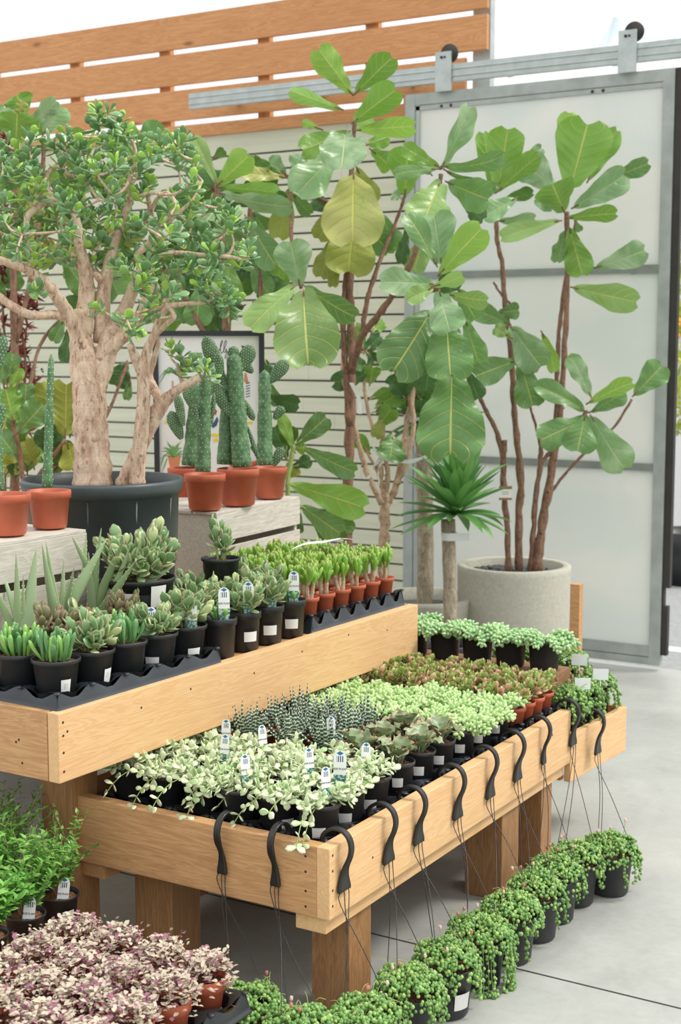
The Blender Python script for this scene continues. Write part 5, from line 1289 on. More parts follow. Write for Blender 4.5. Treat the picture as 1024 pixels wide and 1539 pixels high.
f1.stem([(545, 505, 5, -.1), (549, 465, 4.5, -.1), (560, 425, 4, -.1), (576, 380, 3.5, -.05), (590, 348, 3.5, 0), (601, 318, 3, .0), (609, 294, 3, 0)], D1)
f1.stem([(600, 430, 4, -.25), (630, 440, 4, -.4), (652, 436, 4, -.5), (662, 428, 4, -.55)], D1)
L = f1.leaf
for a in [(529, 141, 477, 71, 44, 'U', D1, 'figlight', -.1, 10, .1), (535, 140, 592, 84, 42, 'U', D1, 'fig', -.1, 20, .1), (531, 184, 598, 133, 48, 'U', D1-.1, 'fig', -.1, 10, .2), (513, 164, 434, 135, 24, 'U', D1, 'fig', 0, 35, .1),
          (535, 196, 626, 190, 34, 'U', D1-.05, 'figlight', -.2, 15, .1), (524, 198, 452, 226, 40, 'U', D1-.05, 'fig', -.1, 10, .3), (519, 200, 514, 253, 76, 'T', D1-.2, 'figpale', -.25, 0, .6), (503, 234, 446, 292, 58, 'T', D1-.1, 'figpale', -.15, 10, .4),
          (532, 262, 530, 369, 92, 'T', D1-.25, 'figyellow', -.1, 0, .5, P_FIGB), (536, 252, 562, 305, 36, 'T', D1-.1, 'figolive', 0, 10, .4), (532, 335, 524, 414, 78, 'T', D1-.05, 'figolive', -.1, 0, .4, P_FIGB), (510, 308, 478, 360, 34, 'T', D1, 'figolive', 0, 10, .4),
          (507, 352, 481, 418, 34, 'T', D1-.05, 'figolive', 0, 15, .3), (507, 380, 500, 432, 20, 'T', D1, 'figolive', 0, 30, .3), (558, 225, 588, 252, 34, 'U', D1, 'fig', 0, 20, .2), (552, 218, 586, 205, 30, 'U', D1, 'fig', .1, 20, .2), (482, 194, 454, 182, 14, 'U', D1, 'figlight', 0, 20, .1),
          (500, 320, 470, 300, 26, 'T', D1+.05, 'figdark', .05, 0, .3), (545, 330, 585, 378, 40, 'T', D1+.02, 'fig', .0, 10, .5), (560, 190, 545, 175, 30, 'U', D1+.05, 'figlight', .1, 0, .2),
          # left side branch
          (437, 283, 418, 360, 38, 'T', D1-.05, 'figolive', 0, 10, .2), (426, 262, 352, 234, 24, 'U', D1, 'fig', -.1, 20, .1), (428, 267, 362, 260, 24, 'T', D1-.05, 'figyellow', -.1, 20, .3), (430, 262, 402, 243, 34, 'T', D1+.05, 'figpale', 0, 10, .3), (438, 290, 468, 323, 22, 'T', D1+.05, 'fig', 0, 10, .3), (440, 262, 452, 232, 30, 'T', D1, 'figpale', .05, 0, .3),
          # nearer low crown on the left
          (451, 430, 436, 361, 58, 'T', D1-.65, 'figpale', -.05, 0, .3), (444, 430, 375, 494, 46, 'T', D1-.7, 'figlight', -.1, 20, .4), (456, 438, 464, 554, 94, 'T', D1-.8, 'figlight', -.15, 0, .5, P_FIGB), (458, 430, 536, 478, 38, 'T', D1-.65, 'fig', 0, 25, .4),
          # crown near the door
          (664, 252, 707, 158, 34, 'T', D1-.3, 'figpale', -.05, 35, .3), (666, 250, 744, 236, 26, 'T', D1-.35, 'fig', -.05, 25, 1.2), (670, 256, 742, 280, 18, 'T', D1-.3, 'fig', .05, 25, .9), (662, 252, 604, 220, 26, 'U', D1-.3, 'fig', -.05, 15, .2), (658, 254, 592, 262, 22, 'T', D1-.35, 'fig', -.05, 30, .4),
          (609, 294, 613, 220, 60, 'U', D1-.0, 'fig', -.1, 0, .2), (661, 275, 632, 345, 66, 'T', D1-.4, 'figlight', -.15, 0, .5), (673, 274, 736, 300, 54, 'T', D1-.3, 'fig', .0, 10, .4), (648, 262, 630, 245, 22, 'T', D1-.25, 'fig', .1, 0, .3), (700, 310, 728, 330, 30, 'T', D1-.2, 'figdark', .1, 10, .3),
          (575, 322, 596, 378, 36, 'T', D1+.02, 'fig', 0, 10, .4), (613, 340, 603, 398, 20, 'T', D1-.1, 'figdark', 0, 20, .2), (640, 350, 622, 410, 40, 'T', D1-.1, 'figlight', 0, 20, .3), (604, 300, 590, 290, 20, 'T', D1+.1, 'figpale', 0, 20, .2),
          # large lower crown
          (661, 412, 727, 340, 52, 'U', D1-.75, 'figlight', -.05, 10, .15), (656, 398, 611, 320, 34, 'T', D1-.7, 'fig', 0, 30, .25), (664, 398, 652, 322, 64, 'T', D1-.6, 'figpale', .05, 0, .3), (656, 428, 571, 424, 40, 'T', D1-.7, 'figpale', -.05, 20, .4), (652, 432, 611, 452, 28, 'T', D1-.8, 'figlight', -.05, 10, .3),
          (652, 430, 697, 414, 24, 'T', D1-.85, 'figlight', -.05, 30, .3), (661, 438, 677, 500, 56, 'T', D1-.85, 'figpale', -.1, 0, .4), (674, 442, 734, 452, 28, 'T', D1-.8, 'figlight', -.05, 25, .4), (648, 468, 588, 563, 80, 'T', D1-.8, 'fig', -.1, -5, .5, P_FIGB), (672, 484, 678, 570, 76, 'T', D1-.85, 'fig', -.1, 0, .4, P_FIGB),
          (680, 556, 677, 694, 102, 'T', D1-.75, 'fig', -.1, 0, .35, P_FIGB), (700, 480, 720, 546, 38, 'T', D1-.55, 'fig', 0, 10, .3), (690, 435, 716, 480, 40, 'T', D1-.5, 'fig', 0, 10, .3), (665, 405, 680, 440, 40, 'T', D1-.5, 'figdark', 0, 10, .3), (640, 470, 650, 520, 36, 'T', D1-.5, 'figdark', 0, 10, .3), (650, 530, 640, 590, 40, 'T', D1-.45, 'figdark', 0, 10, .3), (705, 560, 720, 600, 30, 'T', D1-.45, 'figdark', 0, 10, .3)]: L(*a)
f1.done()
for k, (u, v, d) in enumerate(((520, 585, 6.55),)):
    mb = MB(); V = []; S = smoothpts([Pd(528, 575, 6.45), Pd(540, 600, 6.45), Pd(541, 622, 6.45)], 4)
    for p in S: V += [p-np.array((.011, 0, 0)), p+np.array((.011, 0, 0))]
    mb.add(V, [(2*i, 2*i+1, 2*i+3, 2*i+2) for i in range(len(S)-1)]); obj('flagging_tape', mb.mesh('flagging_tape', 'flag', org=f1.o), f1.t)

# ---- fig in the round concrete planter by the door
D2 = 7.22; c = Pd(773, 848, D2); f2 = Plant('tall fiddle leaf fig with bare stems in the round concrete planter by the sliding door', 'fiddle leaf fig', (c[0], c[1], .001))
pr_ = .287; ph = float(c[2]); mb = MB(); mb.lathe([(0, .0), (pr_*.86, .0), (pr_*.9, .02), (pr_*.985, ph*.6), (pr_, ph-.03), (pr_, ph-.004), (pr_-.005, ph), (pr_-.036, ph), (pr_-.042, ph-.006), (pr_-.05, ph-.1)], 64); obj('planter', mb.mesh('planter', 'planter'), f2.t)
mb = MB(); mb.disc((0, 0, ph-.06), pr_-.045, 30, .004); obj('soil', mb.mesh('soil', 'soil'), f2.t); mb = MB()
for _ in range(300):
    a = rng.uniform(0, 6.28); q = (pr_-.065)*math.sqrt(rng.random()); mb.ball((q*math.cos(a), q*math.sin(a), ph-.052+rng.uniform(0, .01)), rng.uniform(.010, .02), 7, 5, (1, .8, .6))
obj('pebbles', mb.mesh('pebbles', 'pebble'), f2.t)
S_ = f2.stem
S_([(765, 862, 5.5), (763, 800, 5.5), (758, 740, 5.5), (757, 690, 5.5), (758, 662, 5)], D2); S_([(757, 690, 5), (748, 652, 4.5), (733, 622, 4), (722, 598, 3.5)], D2)
S_([(781, 862, 7), (780, 780, 6.5), (783, 720, 6.5), (775, 640, 5.5), (772, 600, 5.5), (768, 530, 5), (760, 460, 4.5), (755, 400, 4.5), (748, 365, 4), (746, 335, 4), (745, 300, 3.5)], D2)
S_([(797, 862, 5), (802, 800, 5), (806, 745, 5), (812, 700, 4.5), (814, 668, 4)], D2); S_([(812, 700, 3.5), (826, 680, 3.5), (840, 664, 3.5)], D2); S_([(813, 672, 2.5), (806, 640, 2.5), (798, 615, 2.3), (791, 578, 2.3)], D2)
S_([(806, 862, 10), (812, 810, 8.5), (822, 750, 8), (832, 690, 7), (840, 640, 6), (846, 570, 5.5), (850, 500, 5), (853, 430, 5), (853, 370, 5), (852, 318, 4.5)], D2)
S_([(832, 690, 4), (836, 620, 4), (838, 570, 4), (840, 510, 4), (846, 450, 4), (862, 360, 3.5), (866, 330, 3)], D2+.06)
S_([(830, 738, 3), (850, 712, 2.6), (872, 688, 2.4), (900, 662, 2.4), (925, 640, 2.4), (950, 600, 2.2)], D2)
S_([(845, 640, 3, 0), (858, 640, 3, -.1), (872, 632, 3, -.15), (882, 618, 3.5, -.2)], D2); S_([(772, 590, 3), (780, 560, 3), (773, 530, 3), (766, 500, 3.2), (766, 488, 3)], D2-.05)
S_([(772, 462, 2.4), (752, 440, 2.2), (742, 424, 2)], D2)
L = f2.leaf
for a in [(750, 282, 764, 190, 58, 'U', D2-.05, 'fig', -.05, 0, .1), (743, 288, 726, 196, 26, 'U', D2, 'fig', 0, 30, .1), (748, 288, 812, 232, 30, 'U', D2-.1, 'fig', -.05, 25, .2), (776, 298, 726, 326, 34, 'T', D2-.15, 'figpale', -.05, 10, .4), (750, 304, 803, 290, 20, 'U', D2, 'figdark', 0, 30, .2), (750, 332, 806, 328, 22, 'T', D2+.05, 'figpale', 0, 25, .2),
          (842, 332, 751, 358, 28, 'T', D2-.1, 'figlight', -.05, 25, .25), (786, 242, 815, 222, 20, 'T', D2+.1, 'figpale', .05, 0, .2), (858, 282, 886, 177, 86, 'U', D2-.15, 'fig', -.05, -5, .08, P_FIGB), (850, 220, 856, 167, 34, 'U', D2, 'figlight', 0, 0, .1), (884, 272, 930, 193, 32, 'U', D2-.02, 'fig', 0, 20, .1),
          (838, 292, 787, 241, 50, 'T', D2-.08, 'figpale', .05, 10, .4), (848, 318, 830, 276, 64, 'U', D2-.25, 'fig', -.1, 0, .5), (848, 318, 806, 296, 30, 'T', D2-.2, 'figpale', -.05, 20, .3), (862, 312, 941, 262, 46, 'T', D2-.1, 'figpale', 0, 10, .4), (915, 268, 976, 245, 28, 'T', D2, 'fig', 0, 15, .4), (853, 328, 929, 321, 26, 'U', D2-.2, 'fig', -.05, 25, .2),
          (852, 342, 838, 396, 22, 'T', D2, 'fig', 0, 30, .1), (856, 342, 876, 416, 44, 'U', D2-.05, 'fig', 0, 0, .2), (896, 402, 969, 376, 40, 'T', D2-.05, 'figpale', 0, 10, .6), (861, 432, 961, 455, 44, 'T', D2-.08, 'figlight', -.05, 5, .2), (866, 334, 873, 348, 12, 'T', D2, 'fig', 0, 0, .2),
          (889, 597, 858, 535, 30, 'T', D2-.25, 'figpale', 0, 20, .3), (880, 618, 807, 580, 32, 'T', D2-.25, 'fig', -.05, 25, .6), (884, 606, 953, 574, 26, 'U', D2-.3, 'figlight', -.05, 25, .3), (888, 619, 940, 588, 28, 'T', D2-.2, 'fig', 0, 25, .3), (885, 628, 810, 663, 46, 'T', D2-.3, 'fig', -.05, 10, .3), (880, 624, 868, 680, 54, 'T', D2-.35, 'fig', -.05, 0, .3),
          (889, 626, 940, 706, 52, 'T', D2-.3, 'figpale', -.05, 10, .4), (953, 594, 997, 548, 44, 'T', D2-.02, 'fig', 0, 5, .2), (868, 545, 856, 533, 12, 'U', D2-.2, 'figlight', 0, 0, .3),
          (766, 487, 706, 462, 34, 'T', D2-.2, 'fig', -.05, 5, .3), (748, 470, 781, 466, 26, 'T', D2-.05, 'fig', 0, 5, .3), (768, 507, 743, 492, 22, 'T', D2-.25, 'figlight', 0, 10, .3), (768, 490, 814, 552, 54, 'T', D2-.2, 'figpale', -.05, 5, .5), (815, 500, 833, 556, 22, 'U', D2-.1, 'figlight', 0, 20, .8),
          (776, 542, 713, 566, 44, 'T', D2-.2, 'fig', -.05, 5, .3), (783, 543, 802, 612, 48, 'T', D2-.2, 'fig', -.05, 5, .3)]: L(*a)
f2.done()
p = Pd(760, 741, D2-.06); mb = MB(); mb.box((-.032, -.002, -.034), (.032, .001, .034)); tg = obj('price_tag', mb.mesh('price_tag', 'label', False), f2.t, tuple(p-f2.o), (0, 0, R(31)))
mb = MB(); mb.box((-.0325, -.0035, .020), (.0325, .0015, .035)); mb.box((-.0325, -.0035, -.035), (.0325, .0015, -.024)); obj('brown_band', mb.mesh('brown_band', 'box', False), tg)
mb = MB()
for z_ in (.004, -.006): mb.box((-.018, -.0028, z_), (.016, -.0022, z_+.002))
obj('writing', mb.mesh('writing', 'ink', False), tg)

# ---- small leaved fig with forked pale trunk
D3 = 6.95; f3 = Plant('small leaved fig with a forked pale trunk and white tape in front of the siding', 'fig tree', floor_at(579, D3)); bigpot(f3.t, .15, .28)
S_ = f3.stem
S_([(578, 1080, 9), (577, 900, 9), (578, 820, 9), (579, 770, 9), (580, 745, 9)], D3)
S_([(574, 757, 6), (560, 728, 5), (545, 690, 5), (533, 640, 4.5), (524, 600, 3.5), (516, 570, 3.5), (515, 530, 3)], D3-.05); S_([(580, 748, 6), (573, 725, 5), (571, 700, 6), (570, 692, 6)], D3); S_([(579, 748, 5), (583, 715, 4.5), (580, 690, 4), (582, 660, 3)], D3)
S_([(582, 756, 7), (594, 735, 6), (603, 700, 5.5), (610, 650, 5), (617, 600, 4), (613, 560, 3.5), (607, 520, 3)], D3); S_([(596, 728, 5), (608, 705, 5), (617, 672, 4.5), (622, 640, 4), (620, 600, 3.5), (628, 560, 3)], D3-.05)
S_([(572, 720, 2.5), (563, 700, 2.5), (552, 680, 2.2), (548, 665, 2)], D3); S_([(575, 690, 5), (575, 660, 4.5), (576, 620, 3.5)], D3+.05); S_([(562, 650, 3), (552, 610, 3), (548, 575, 3), (556, 560, 2.5)], D3)
L = f3.leaf; K = P_FIGB
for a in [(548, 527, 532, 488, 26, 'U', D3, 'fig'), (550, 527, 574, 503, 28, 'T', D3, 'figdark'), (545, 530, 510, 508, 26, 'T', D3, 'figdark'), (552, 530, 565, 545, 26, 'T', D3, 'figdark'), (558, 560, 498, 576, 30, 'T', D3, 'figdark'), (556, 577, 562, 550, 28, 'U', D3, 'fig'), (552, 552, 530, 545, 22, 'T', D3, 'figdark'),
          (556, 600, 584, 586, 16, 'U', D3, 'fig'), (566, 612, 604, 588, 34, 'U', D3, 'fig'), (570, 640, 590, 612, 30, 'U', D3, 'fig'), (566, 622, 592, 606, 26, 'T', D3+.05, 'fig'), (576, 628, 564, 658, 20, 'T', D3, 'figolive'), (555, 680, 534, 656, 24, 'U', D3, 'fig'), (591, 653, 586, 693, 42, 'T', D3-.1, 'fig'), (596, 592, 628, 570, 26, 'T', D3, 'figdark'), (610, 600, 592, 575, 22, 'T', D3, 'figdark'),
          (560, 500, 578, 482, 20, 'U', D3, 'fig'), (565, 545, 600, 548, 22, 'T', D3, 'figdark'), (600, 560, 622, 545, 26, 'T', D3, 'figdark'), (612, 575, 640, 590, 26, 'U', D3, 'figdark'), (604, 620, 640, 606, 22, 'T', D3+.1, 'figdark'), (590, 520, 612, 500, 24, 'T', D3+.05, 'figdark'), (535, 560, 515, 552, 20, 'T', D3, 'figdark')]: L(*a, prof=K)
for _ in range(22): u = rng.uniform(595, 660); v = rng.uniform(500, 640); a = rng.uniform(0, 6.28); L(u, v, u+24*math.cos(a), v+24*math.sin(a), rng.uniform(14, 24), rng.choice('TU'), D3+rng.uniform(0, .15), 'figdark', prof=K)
f3.done('palebark')
mb = MB()
for pts_ in ([(560, 672), (575, 688), (590, 692), (608, 694), (630, 690), (645, 684)], [(572, 690), (562, 700), (556, 715), (551, 718)], [(578, 688), (568, 705), (570, 728), (566, 732)]):
    S = smoothpts([Pd(u, v, D3-.12) for u, v in pts_], 4); V = []
    for i, p in enumerate(S): V += [p-np.array((0, 0, .009+.003*math.sin(i))), p+np.array((.004, 0, .009))]
    mb.add(V, [(2*i, 2*i+1, 2*i+3, 2*i+2) for i in range(len(S)-1)])
obj('flagging_tape', mb.mesh('flagging_tape', 'flag', org=f3.o), f3.t)

# ---- low fig behind the crate with glossy leaves
D4 = 6.1; f4 = Plant('low glossy fiddle leaf fig between the right crate and the siding', 'fiddle leaf fig', floor_at(433, D4)); bigpot(f4.t, .14, .28)
f4.stem([(430, 1050, 6), (431, 900, 6), (432, 780, 5), (433, 720, 4.5), (438, 690, 4.5), (441, 668, 4)], D4); f4.st.mesh
L = f4.leaf
for a in [(446, 667, 492, 626, 34, 'T', D4, 'fig', 0, 10, .3), (458, 674, 534, 710, 34, 'T', D4-.1, 'fig', -.05, 10, .5), (435, 728, 550, 764, 48, 'U', D4-.15, 'fig', -.1, 5, .4), (453, 760, 514, 803, 40, 'T', D4-.1, 'fig', -.05, 10, .3), (443, 678, 422, 622, 20, 'U', D4, 'figlight', 0, 10, .1), (442, 672, 460, 676, 18, 'U', D4, 'figlight', 0, 0, .1), (440, 702, 468, 690, 22, 'T', D4+.05, 'figdark', 0, 10, .3),
          (495, 762, 524, 804, 34, 'U', D4+.1, 'figdark', 0, 10, .3), (398, 596, 450, 608, 28, 'T', D4+.1, 'figdark', 0, 20, .4), (432, 690, 412, 640, 30, 'T', D4+.1, 'figdark', 0, 0, .3), (430, 680, 436, 640, 30, 'U', D4+.05, 'figdark', 0, 0, .3), (428, 720, 445, 700, 26, 'U', D4+.05, 'figolive', 0, 0, .3), (450, 770, 440, 800, 30, 'T', D4+.1, 'figdark', 0, 0, .3), (470, 780, 500, 808, 30, 'T', D4+.15, 'figdark', 0, 0, .3), (405, 575, 418, 610, 20, 'T', D4+.1, 'fig', 0, 0, .3), (398, 540, 408, 572, 24, 'T', D4+.1, 'figdark', 0, 0, .3)]: L(*a)
f4.done('greenstem')

# ---- fig behind the jade tree, right side, and filler crowns
D5 = 6.4; f5 = Plant('wide fiddle leaf fig behind the right side of the jade tree', 'fiddle leaf fig', floor_at(330, D5)); bigpot(f5.t, .2, .35)
f5.stem([(350, 1000, 9), (345, 700, 9), (340, 480, 8), (332, 350, 6), (325, 300, 5), (328, 278, 4.5)], D5); f5.stem([(338, 420, 5), (370, 350, 4.5), (378, 300, 4), (380, 285, 3.5)], D5); f5.stem([(345, 620, 6), (380, 520, 5), (392, 430, 4), (385, 340, 3.5)], D5); f5.stem([(342, 560, 6), (280, 450, 5), (230, 330, 4), (215, 230, 4)], D5)
L = f5.leaf
for a in [(327, 278, 290, 203, 24, 'T', D5-.1, 'figlight', -.05, 20, .1), (328, 278, 376, 232, 42, 'U', D5-.05, 'figlight', -.05, 10, .1), (330, 282, 420, 290, 26, 'U', D5-.1, 'fig', -.1, 20, .2), (330, 290, 440, 312, 30, 'T', D5-.1, 'figpale', -.1, 25, .4), (335, 300, 300, 345, 62, 'T', D5-.1, 'figpale', -.1, 0, .4), (370, 326, 416, 402, 46, 'T', D5-.05, 'fig', -.05, 10, .3), (376, 393, 404, 442, 34, 'T', D5, 'fig', 0, 10, .3),
          (375, 290, 432, 300, 26, 'T', D5+.05, 'figdark', 0, 20, .3), (320, 285, 305, 250, 30, 'T', D5, 'figdark', 0, 0, .3), (375, 235, 400, 262, 30, 'U', D5+.1, 'figdark', 0, 10, .2), (320, 240, 338, 225, 16, 'U', D5+.1, 'figdark', 0, 0, .2), (390, 405, 415, 440, 30, 'T', D5+.1, 'figdark', 0, 0, .3), (345, 390, 340, 450, 50, 'U', D5-.05, 'figpale', 0, 0, .3), (270, 410, 255, 480, 56, 'T', D5, 'fig', 0, 0, .3), (300, 430, 296, 490, 46, 'T', D5, 'fig', 0, 0, .3),
          (205, 235, 250, 195, 56, 'T', D5, 'fig', 0, 0, .3), (210, 240, 176, 190, 46, 'U', D5, 'fig', 0, 0, .3)]: L(*a)
for _ in range(48):
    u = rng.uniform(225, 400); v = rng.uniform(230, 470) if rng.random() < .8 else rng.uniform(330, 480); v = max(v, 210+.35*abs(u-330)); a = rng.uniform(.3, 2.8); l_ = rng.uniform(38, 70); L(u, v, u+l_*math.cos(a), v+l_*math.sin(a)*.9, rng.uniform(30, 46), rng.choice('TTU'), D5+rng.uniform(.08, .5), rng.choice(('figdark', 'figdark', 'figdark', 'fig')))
f5.done()

# ---- figs at the far left
D6 = 6.3; f6 = Plant('fiddle leaf fig at the far left, its crown rising above the jade tree', 'fiddle leaf fig', floor_at(25, D6)); bigpot(f6.t, .2, .35)
f6.stem([(20, 1000, 9), (24, 700, 8), (22, 500, 7), (20, 350, 6), (20, 220, 5), (24, 178, 5)], D6); f6.stem([(22, 520, 5), (50, 400, 4.5), (62, 280, 4), (66, 205, 4)], D6); L = f6.leaf
for a in [(24, 218, 26, 168, 60, 'U', D6-.1, 'fig', -.05, 0, .2), (44, 188, 86, 150, 28, 'T', D6-.08, 'figpale', 0, 20, .2), (66, 200, 94, 158, 42, 'T', D6-.05, 'figpale', 0, 5, .2), (38, 172, 24, 142, 44, 'U', D6, 'fig', 0, 0, .2), (-2, 200, 8, 160, 34, 'T', D6-.05, 'figpale', 0, 10, .3), (55, 205, 62, 175, 36, 'U', D6, 'fig', 0, 0, .2), (20, 235, 55, 330, 56, 'U', D6+.05, 'figolive', 0, 0, .3), (10, 240, -10, 290, 40, 'T', D6, 'fig', 0, 0, .3), (35, 300, 40, 380, 50, 'U', D6+.05, 'figolive', 0, 0, .3), (100, 232, 130, 200, 40, 'U', D6+.1, 'fig', 0, 0, .3), (28, 170, 35, 152, 20, 'T', D6-.12, 'figolive', 0, 0, .3)]: L(*a)
for _ in range(34):
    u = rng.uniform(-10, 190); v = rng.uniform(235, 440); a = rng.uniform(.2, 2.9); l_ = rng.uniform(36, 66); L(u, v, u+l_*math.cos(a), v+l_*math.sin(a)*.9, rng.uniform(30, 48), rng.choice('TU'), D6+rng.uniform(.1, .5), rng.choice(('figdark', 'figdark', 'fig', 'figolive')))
f6.done()
D7 = 5.9; f7 = Plant('leafy young fiddle leaf fig low at the left behind the dark tub', 'fiddle leaf fig', floor_at(36, D7)); bigpot(f7.t, .15, .3)
f7.stem([(40, 1000, 6), (38, 780, 5), (32, 700, 4.5), (22, 645, 4), (15, 600, 3.5)], D7); f7.stem([(36, 740, 4), (70, 700, 3.5), (98, 660, 3)], D7); L = f7.leaf
for a in [(20, 632, 8, 583, 46, 'U', D7-.05, 'fig', 0, 0, .3), (36, 618, 40, 576, 28, 'T', D7, 'fig', 0, 10, .3), (98, 655, 100, 570, 60, 'U', D7, 'figolive', 0, 0, .15, P_FIGB), (95, 640, 62, 572, 40, 'U', D7+.05, 'figolive', 0, 10, .2), (25, 652, 66, 606, 42, 'T', D7-.05, 'fig', 0, 5, .3), (28, 690, -2, 652, 36, 'T', D7, 'fig', 0, 5, .4), (14, 585, 30, 552, 24, 'U', D7, 'figlight', 0, 5, .2), (6, 580, 0, 530, 30, 'T', D7, 'fig', 0, 5, .2), (12, 570, 20, 530, 26, 'T', D7, 'fig', 0, 5, .2), (100, 665, 112, 705, 40, 'U', D7, 'figolive', 0, 5, .2),
          (98, 478, 80, 514, 22, 'T', D7+.1, 'fig', 0, 10, .4), (104, 492, 100, 546, 26, 'T', D7+.1, 'figdark', 0, 10, .3), (190, 545, 172, 580, 42, 'T', D7+.3, 'figdark', 0, 0, .4), (196, 570, 190, 602, 14, 'T', D7+.3, 'fig', 0, 0, .2)]: L(*a)
f7.stem([(100, 470, 3, .1), (60, 520, 3, .1), (38, 620, 3.5, 0)], D7); f7.stem([(192, 545, 3, .3), (150, 640, 3, .2), (60, 720, 3.5, 0)], D7)
for _ in range(26): u = rng.uniform(-10, 112); v = rng.uniform(635, 720); a = rng.uniform(-2.4, -.7); L(u, v, u+42*math.cos(a), v+42*math.sin(a), rng.uniform(26, 40), rng.choice('TU'), D7+rng.uniform(.05, .3), rng.choice(('fig', 'figdark', 'figolive')))
f7.done()
# red leaved shrub
D8 = 6.7; p = floor_at(10, D8); rs = thing('red_shrub', 'dark red narrow leaved shrub at the far left against the siding', 'shrub', p); o8 = np.array(p); mb = MB(); st = MB()
def nrm_stub(pts_, d, rr_):
    S = smoothpts([Pd(u, v, d) for u, v in pts_], 5); st.tube(S, rr_, 6)
for pts_ in ([(10, 1000), (8, 700), (12, 560), (5, 480), (0, 300), (8, 215)], [(9, 680), (34, 600), (38, 540), (30, 480)], [(10, 640), (48, 590), (52, 560)], [(6, 560), (20, 500), (24, 455)]): nrm_stub(pts_, D8, .006)
for _ in range(90):
    if rng.random() < .75: u, v = rng.uniform(-10, 54), rng.uniform(440, 650)
    else: u, v = rng.uniform(-10, 16), rng.uniform(205, 440)
    if v > 560 and u < 10: continue
    c = Pd(u, v, D8+rng.uniform(-.1, .12))
    for i in range(14): mb.leaf(c, rdir(.1, 2.4), rdir(0, 3), rng.uniform(.04, .065), .013, P_LANCE, 3, 2, .5, fold=.3)
obj('foliage', mb.mesh('foliage', 'redleaf', org=o8), rs); obj('stem', st.mesh('stem', 'figbark', org=o8), rs); bigpot(rs, .14, .3)

# ---- yuccas
def yucca(label, u, vt, r_px, d, crown, pot=True, n=70, pr_=.16, tape=False):
    b = Pd(u, 700, d); org = np.array((b[0], b[1], .001)); t = thing('yucca', label, 'yucca', tuple(org), 0, 'yuccas beside the door'); topz = Pd(u, vt, d)[2]
    mb = MB(); S = smoothpts([(b[0], b[1], .15), (b[0]+.01, b[1], topz*.5), (b[0]-.005, b[1], topz)], 10); rr = r_px*d/F
    mb.tube(S, rr*(1+.05*np.sin(np.arange(len(S))*1.7)), 14, True, vs=.6, jit=.04); obj('trunk', mb.mesh('trunk', 'yuccabark', org=org), t)
    mb = MB()
    for cu, cv, m, Lp, up in crown:
        c = Pd(cu, cv, d)
        for k in range(m):
            q = (k+.5)/m; az = k*2.4; dd = rdir(.1+1.55*q*(1-up), .3+1.9*q*(1-up), az); Ls = Lp*d/F*rng.uniform(.75, 1.1)
            mb.leaf(c-np.array((0, 0, .02*q)), dd, np.array((0, 0, 1))+rdir(0, .4)*.3, Ls, .052*d/6.5, P_STRAP, 9, 4, rng.uniform(.1, .8)*q, fold=.5)
    obj('foliage', mb.mesh('foliage', 'yucca', org=org), t)
    return t, org, rr
t, o_, rr = yucca('taller yucca with a thick pale trunk, nearer the siding', 638, 640, 12.5, 7.15, [(645, 628, 40, 95, 0.1), (612, 604, 22, 60, 0.1)])
mb = MB(); mb.lathe([(0, 0), (.22, 0), (.25, .40), (.262, .47), (.262, .49), (.235, .49), (.225, .42)], 48); obj('planter', mb.mesh('planter', 'planter'), t); mb = MB(); mb.disc((0, 0, .43), .228, 30, .01); obj('pebbles', mb.mesh('pebbles', 'pebble'), t)
t, o_, rr = yucca('shorter yucca with white tape round its trunk, beside the concrete planter', 676, 782, 10.5, 6.75, [(684, 768, 48, 105, .12), (692, 762, 20, 100, .8)])
bigpot(t, .13, .33); p = Pd(676, 806, 6.75)-o_; mb = MB(); mb.tube([(p[0], p[1], p[2]-.018), (p[0], p[1], p[2]+.018)], rr*1.1, 18, False); q = np.array((RT[0], RT[1], 0))
V = [np.array((p[0], p[1], 0))-np.array((FH[0], FH[1], 0))*rr*1.08+q*a_+np.array((0, 0, p[2]+z_)) for a_ in (.0, .09) for z_ in (-.017, .019)]; mb.add(V, [(0, 2, 3, 1)]); obj('tape_band', mb.mesh('tape_band', 'flag'), t)

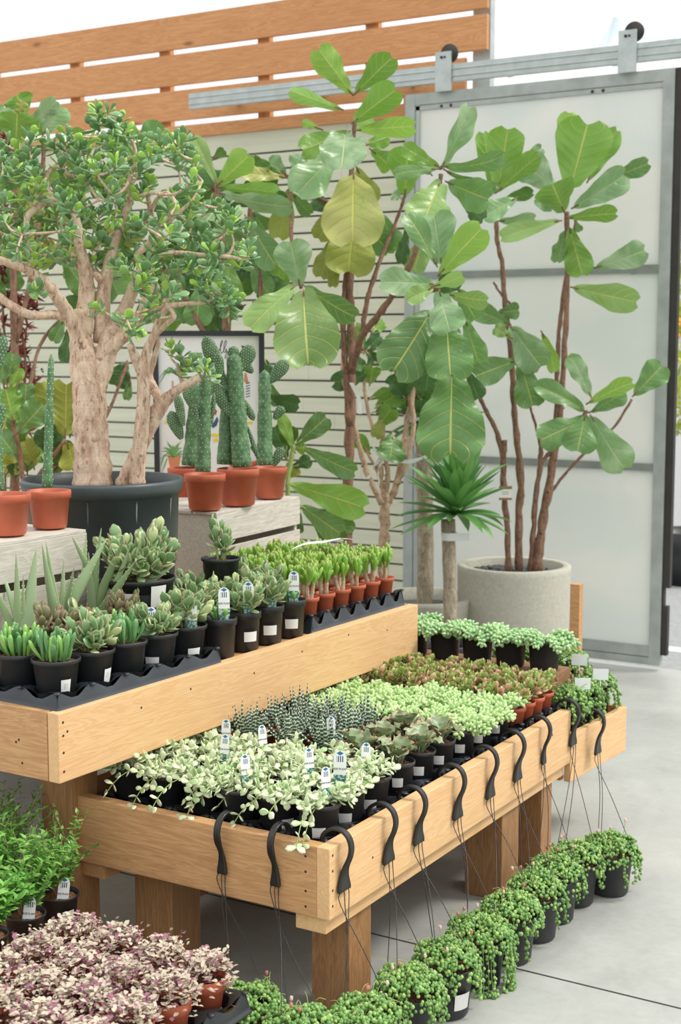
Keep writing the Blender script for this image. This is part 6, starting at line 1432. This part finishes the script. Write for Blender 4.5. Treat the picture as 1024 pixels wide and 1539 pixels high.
# ================================================================ OUTSIDE, BEYOND THE DOOR
rng.seed(130)
for k, (u, v, w, h, lab) in enumerate(((1018, 440, 40, 120, 'yellow green shrub outside the door, upper'), (1022, 590, 36, 110, 'yellow green shrub outside the door, lower'))):
    d = 11.5+k*-.6; c = Pd(u+22, v, d); org = np.array((c[0], c[1], -.02)); t = thing('shrub', lab, 'shrub', tuple(org), 0, 'shrubs outside'); mb = MB(); st = MB(); st.tube([org, c], .02, 6)
    for i in range(900):
        e = c+rdir(0, 3.14)*rng.random()**.4*np.array((.30, .30, .38)); mb.leaf(e, rdir(.2, 2), rdir(0, 2), .07, .03, P_LANCE, 2, 2, .4, fold=.3)
    obj('foliage', mb.mesh('foliage', 'yellowleaf', org=org), t); obj('stem', st.mesh('stem', 'figbark', org=org), t)
    if k:
        mb = MB()
        for i in range(16): mb.ball(Pd(u+rng.uniform(-12, 20), 492+rng.uniform(-12, 14), d-.35), .025, 6, 4)
        obj('flowers', mb.mesh('flowers', 'flower', org=org), t)
c = Pd(1040, 690, 10.6); mb = MB(); mb.lathe([(0, 0), (.2, 0), (.26, .4), (.24, .4), (.2, .3)], 24); tag(obj('planter_pot', mb.mesh('planter_pot', 'black'), None, (c[0], c[1], -.02)), 'dark pot outside beyond the door edge', 'pot')

# ================================================================ LIGHT, SKY, CAMERA
w = bpy.data.worlds.new('sky'); SC.world = w; w.use_nodes = True; bgn = w.node_tree.nodes['Background']; bgn.inputs[1].default_value = 1.5
nt = w.node_tree; tcw = nt.nodes.new('ShaderNodeTexCoord'); sx = nt.nodes.new('ShaderNodeSeparateXYZ'); rp = nt.nodes.new('ShaderNodeValToRGB')
nt.links.new(tcw.outputs['Generated'], sx.inputs[0]); nt.links.new(sx.outputs[2], rp.inputs[0]); nt.links.new(rp.outputs[0], bgn.inputs[0])
e = rp.color_ramp.elements; e[0].position = 0.0; e[0].color = (.36, .36, .35, 1); e[1].position = .6; e[1].color = (1, 1, 1, 1); q = e.new(.16); q.color = (.78, .79, .79, 1)
sun = bpy.data.lights.new('sun', 'SUN'); sun.energy = 2.4; sun.angle = R(14); sun.color = (1, .955, .88)
so = bpy.data.objects.new('sun', sun); COL.objects.link(so); dirv = Vector((-.62, -.38, -.95)); so.rotation_euler = dirv.to_track_quat('-Z', 'Y').to_euler(); so.location = (3, 2, 6)
cam = bpy.data.cameras.new('camera'); cam.sensor_fit = 'HORIZONTAL'; cam.sensor_width = 24; cam.lens = 24*F/1024; cam.clip_start = .05
co = bpy.data.objects.new('camera', cam); COL.objects.link(co); co.location = (0, 0, CH); co.rotation_euler = (PI/2-TH, 0, YAW); SC.camera = co
cam.dof.use_dof = True; cam.dof.focus_distance = 3.9; cam.dof.aperture_fstop = 5.0
SC.view_settings.view_transform = 'Standard'; SC.view_settings.look = 'None'; SC.view_settings.exposure = 0.0; SC.view_settings.gamma = 1.0; SC.view_settings.use_curve_mapping = False
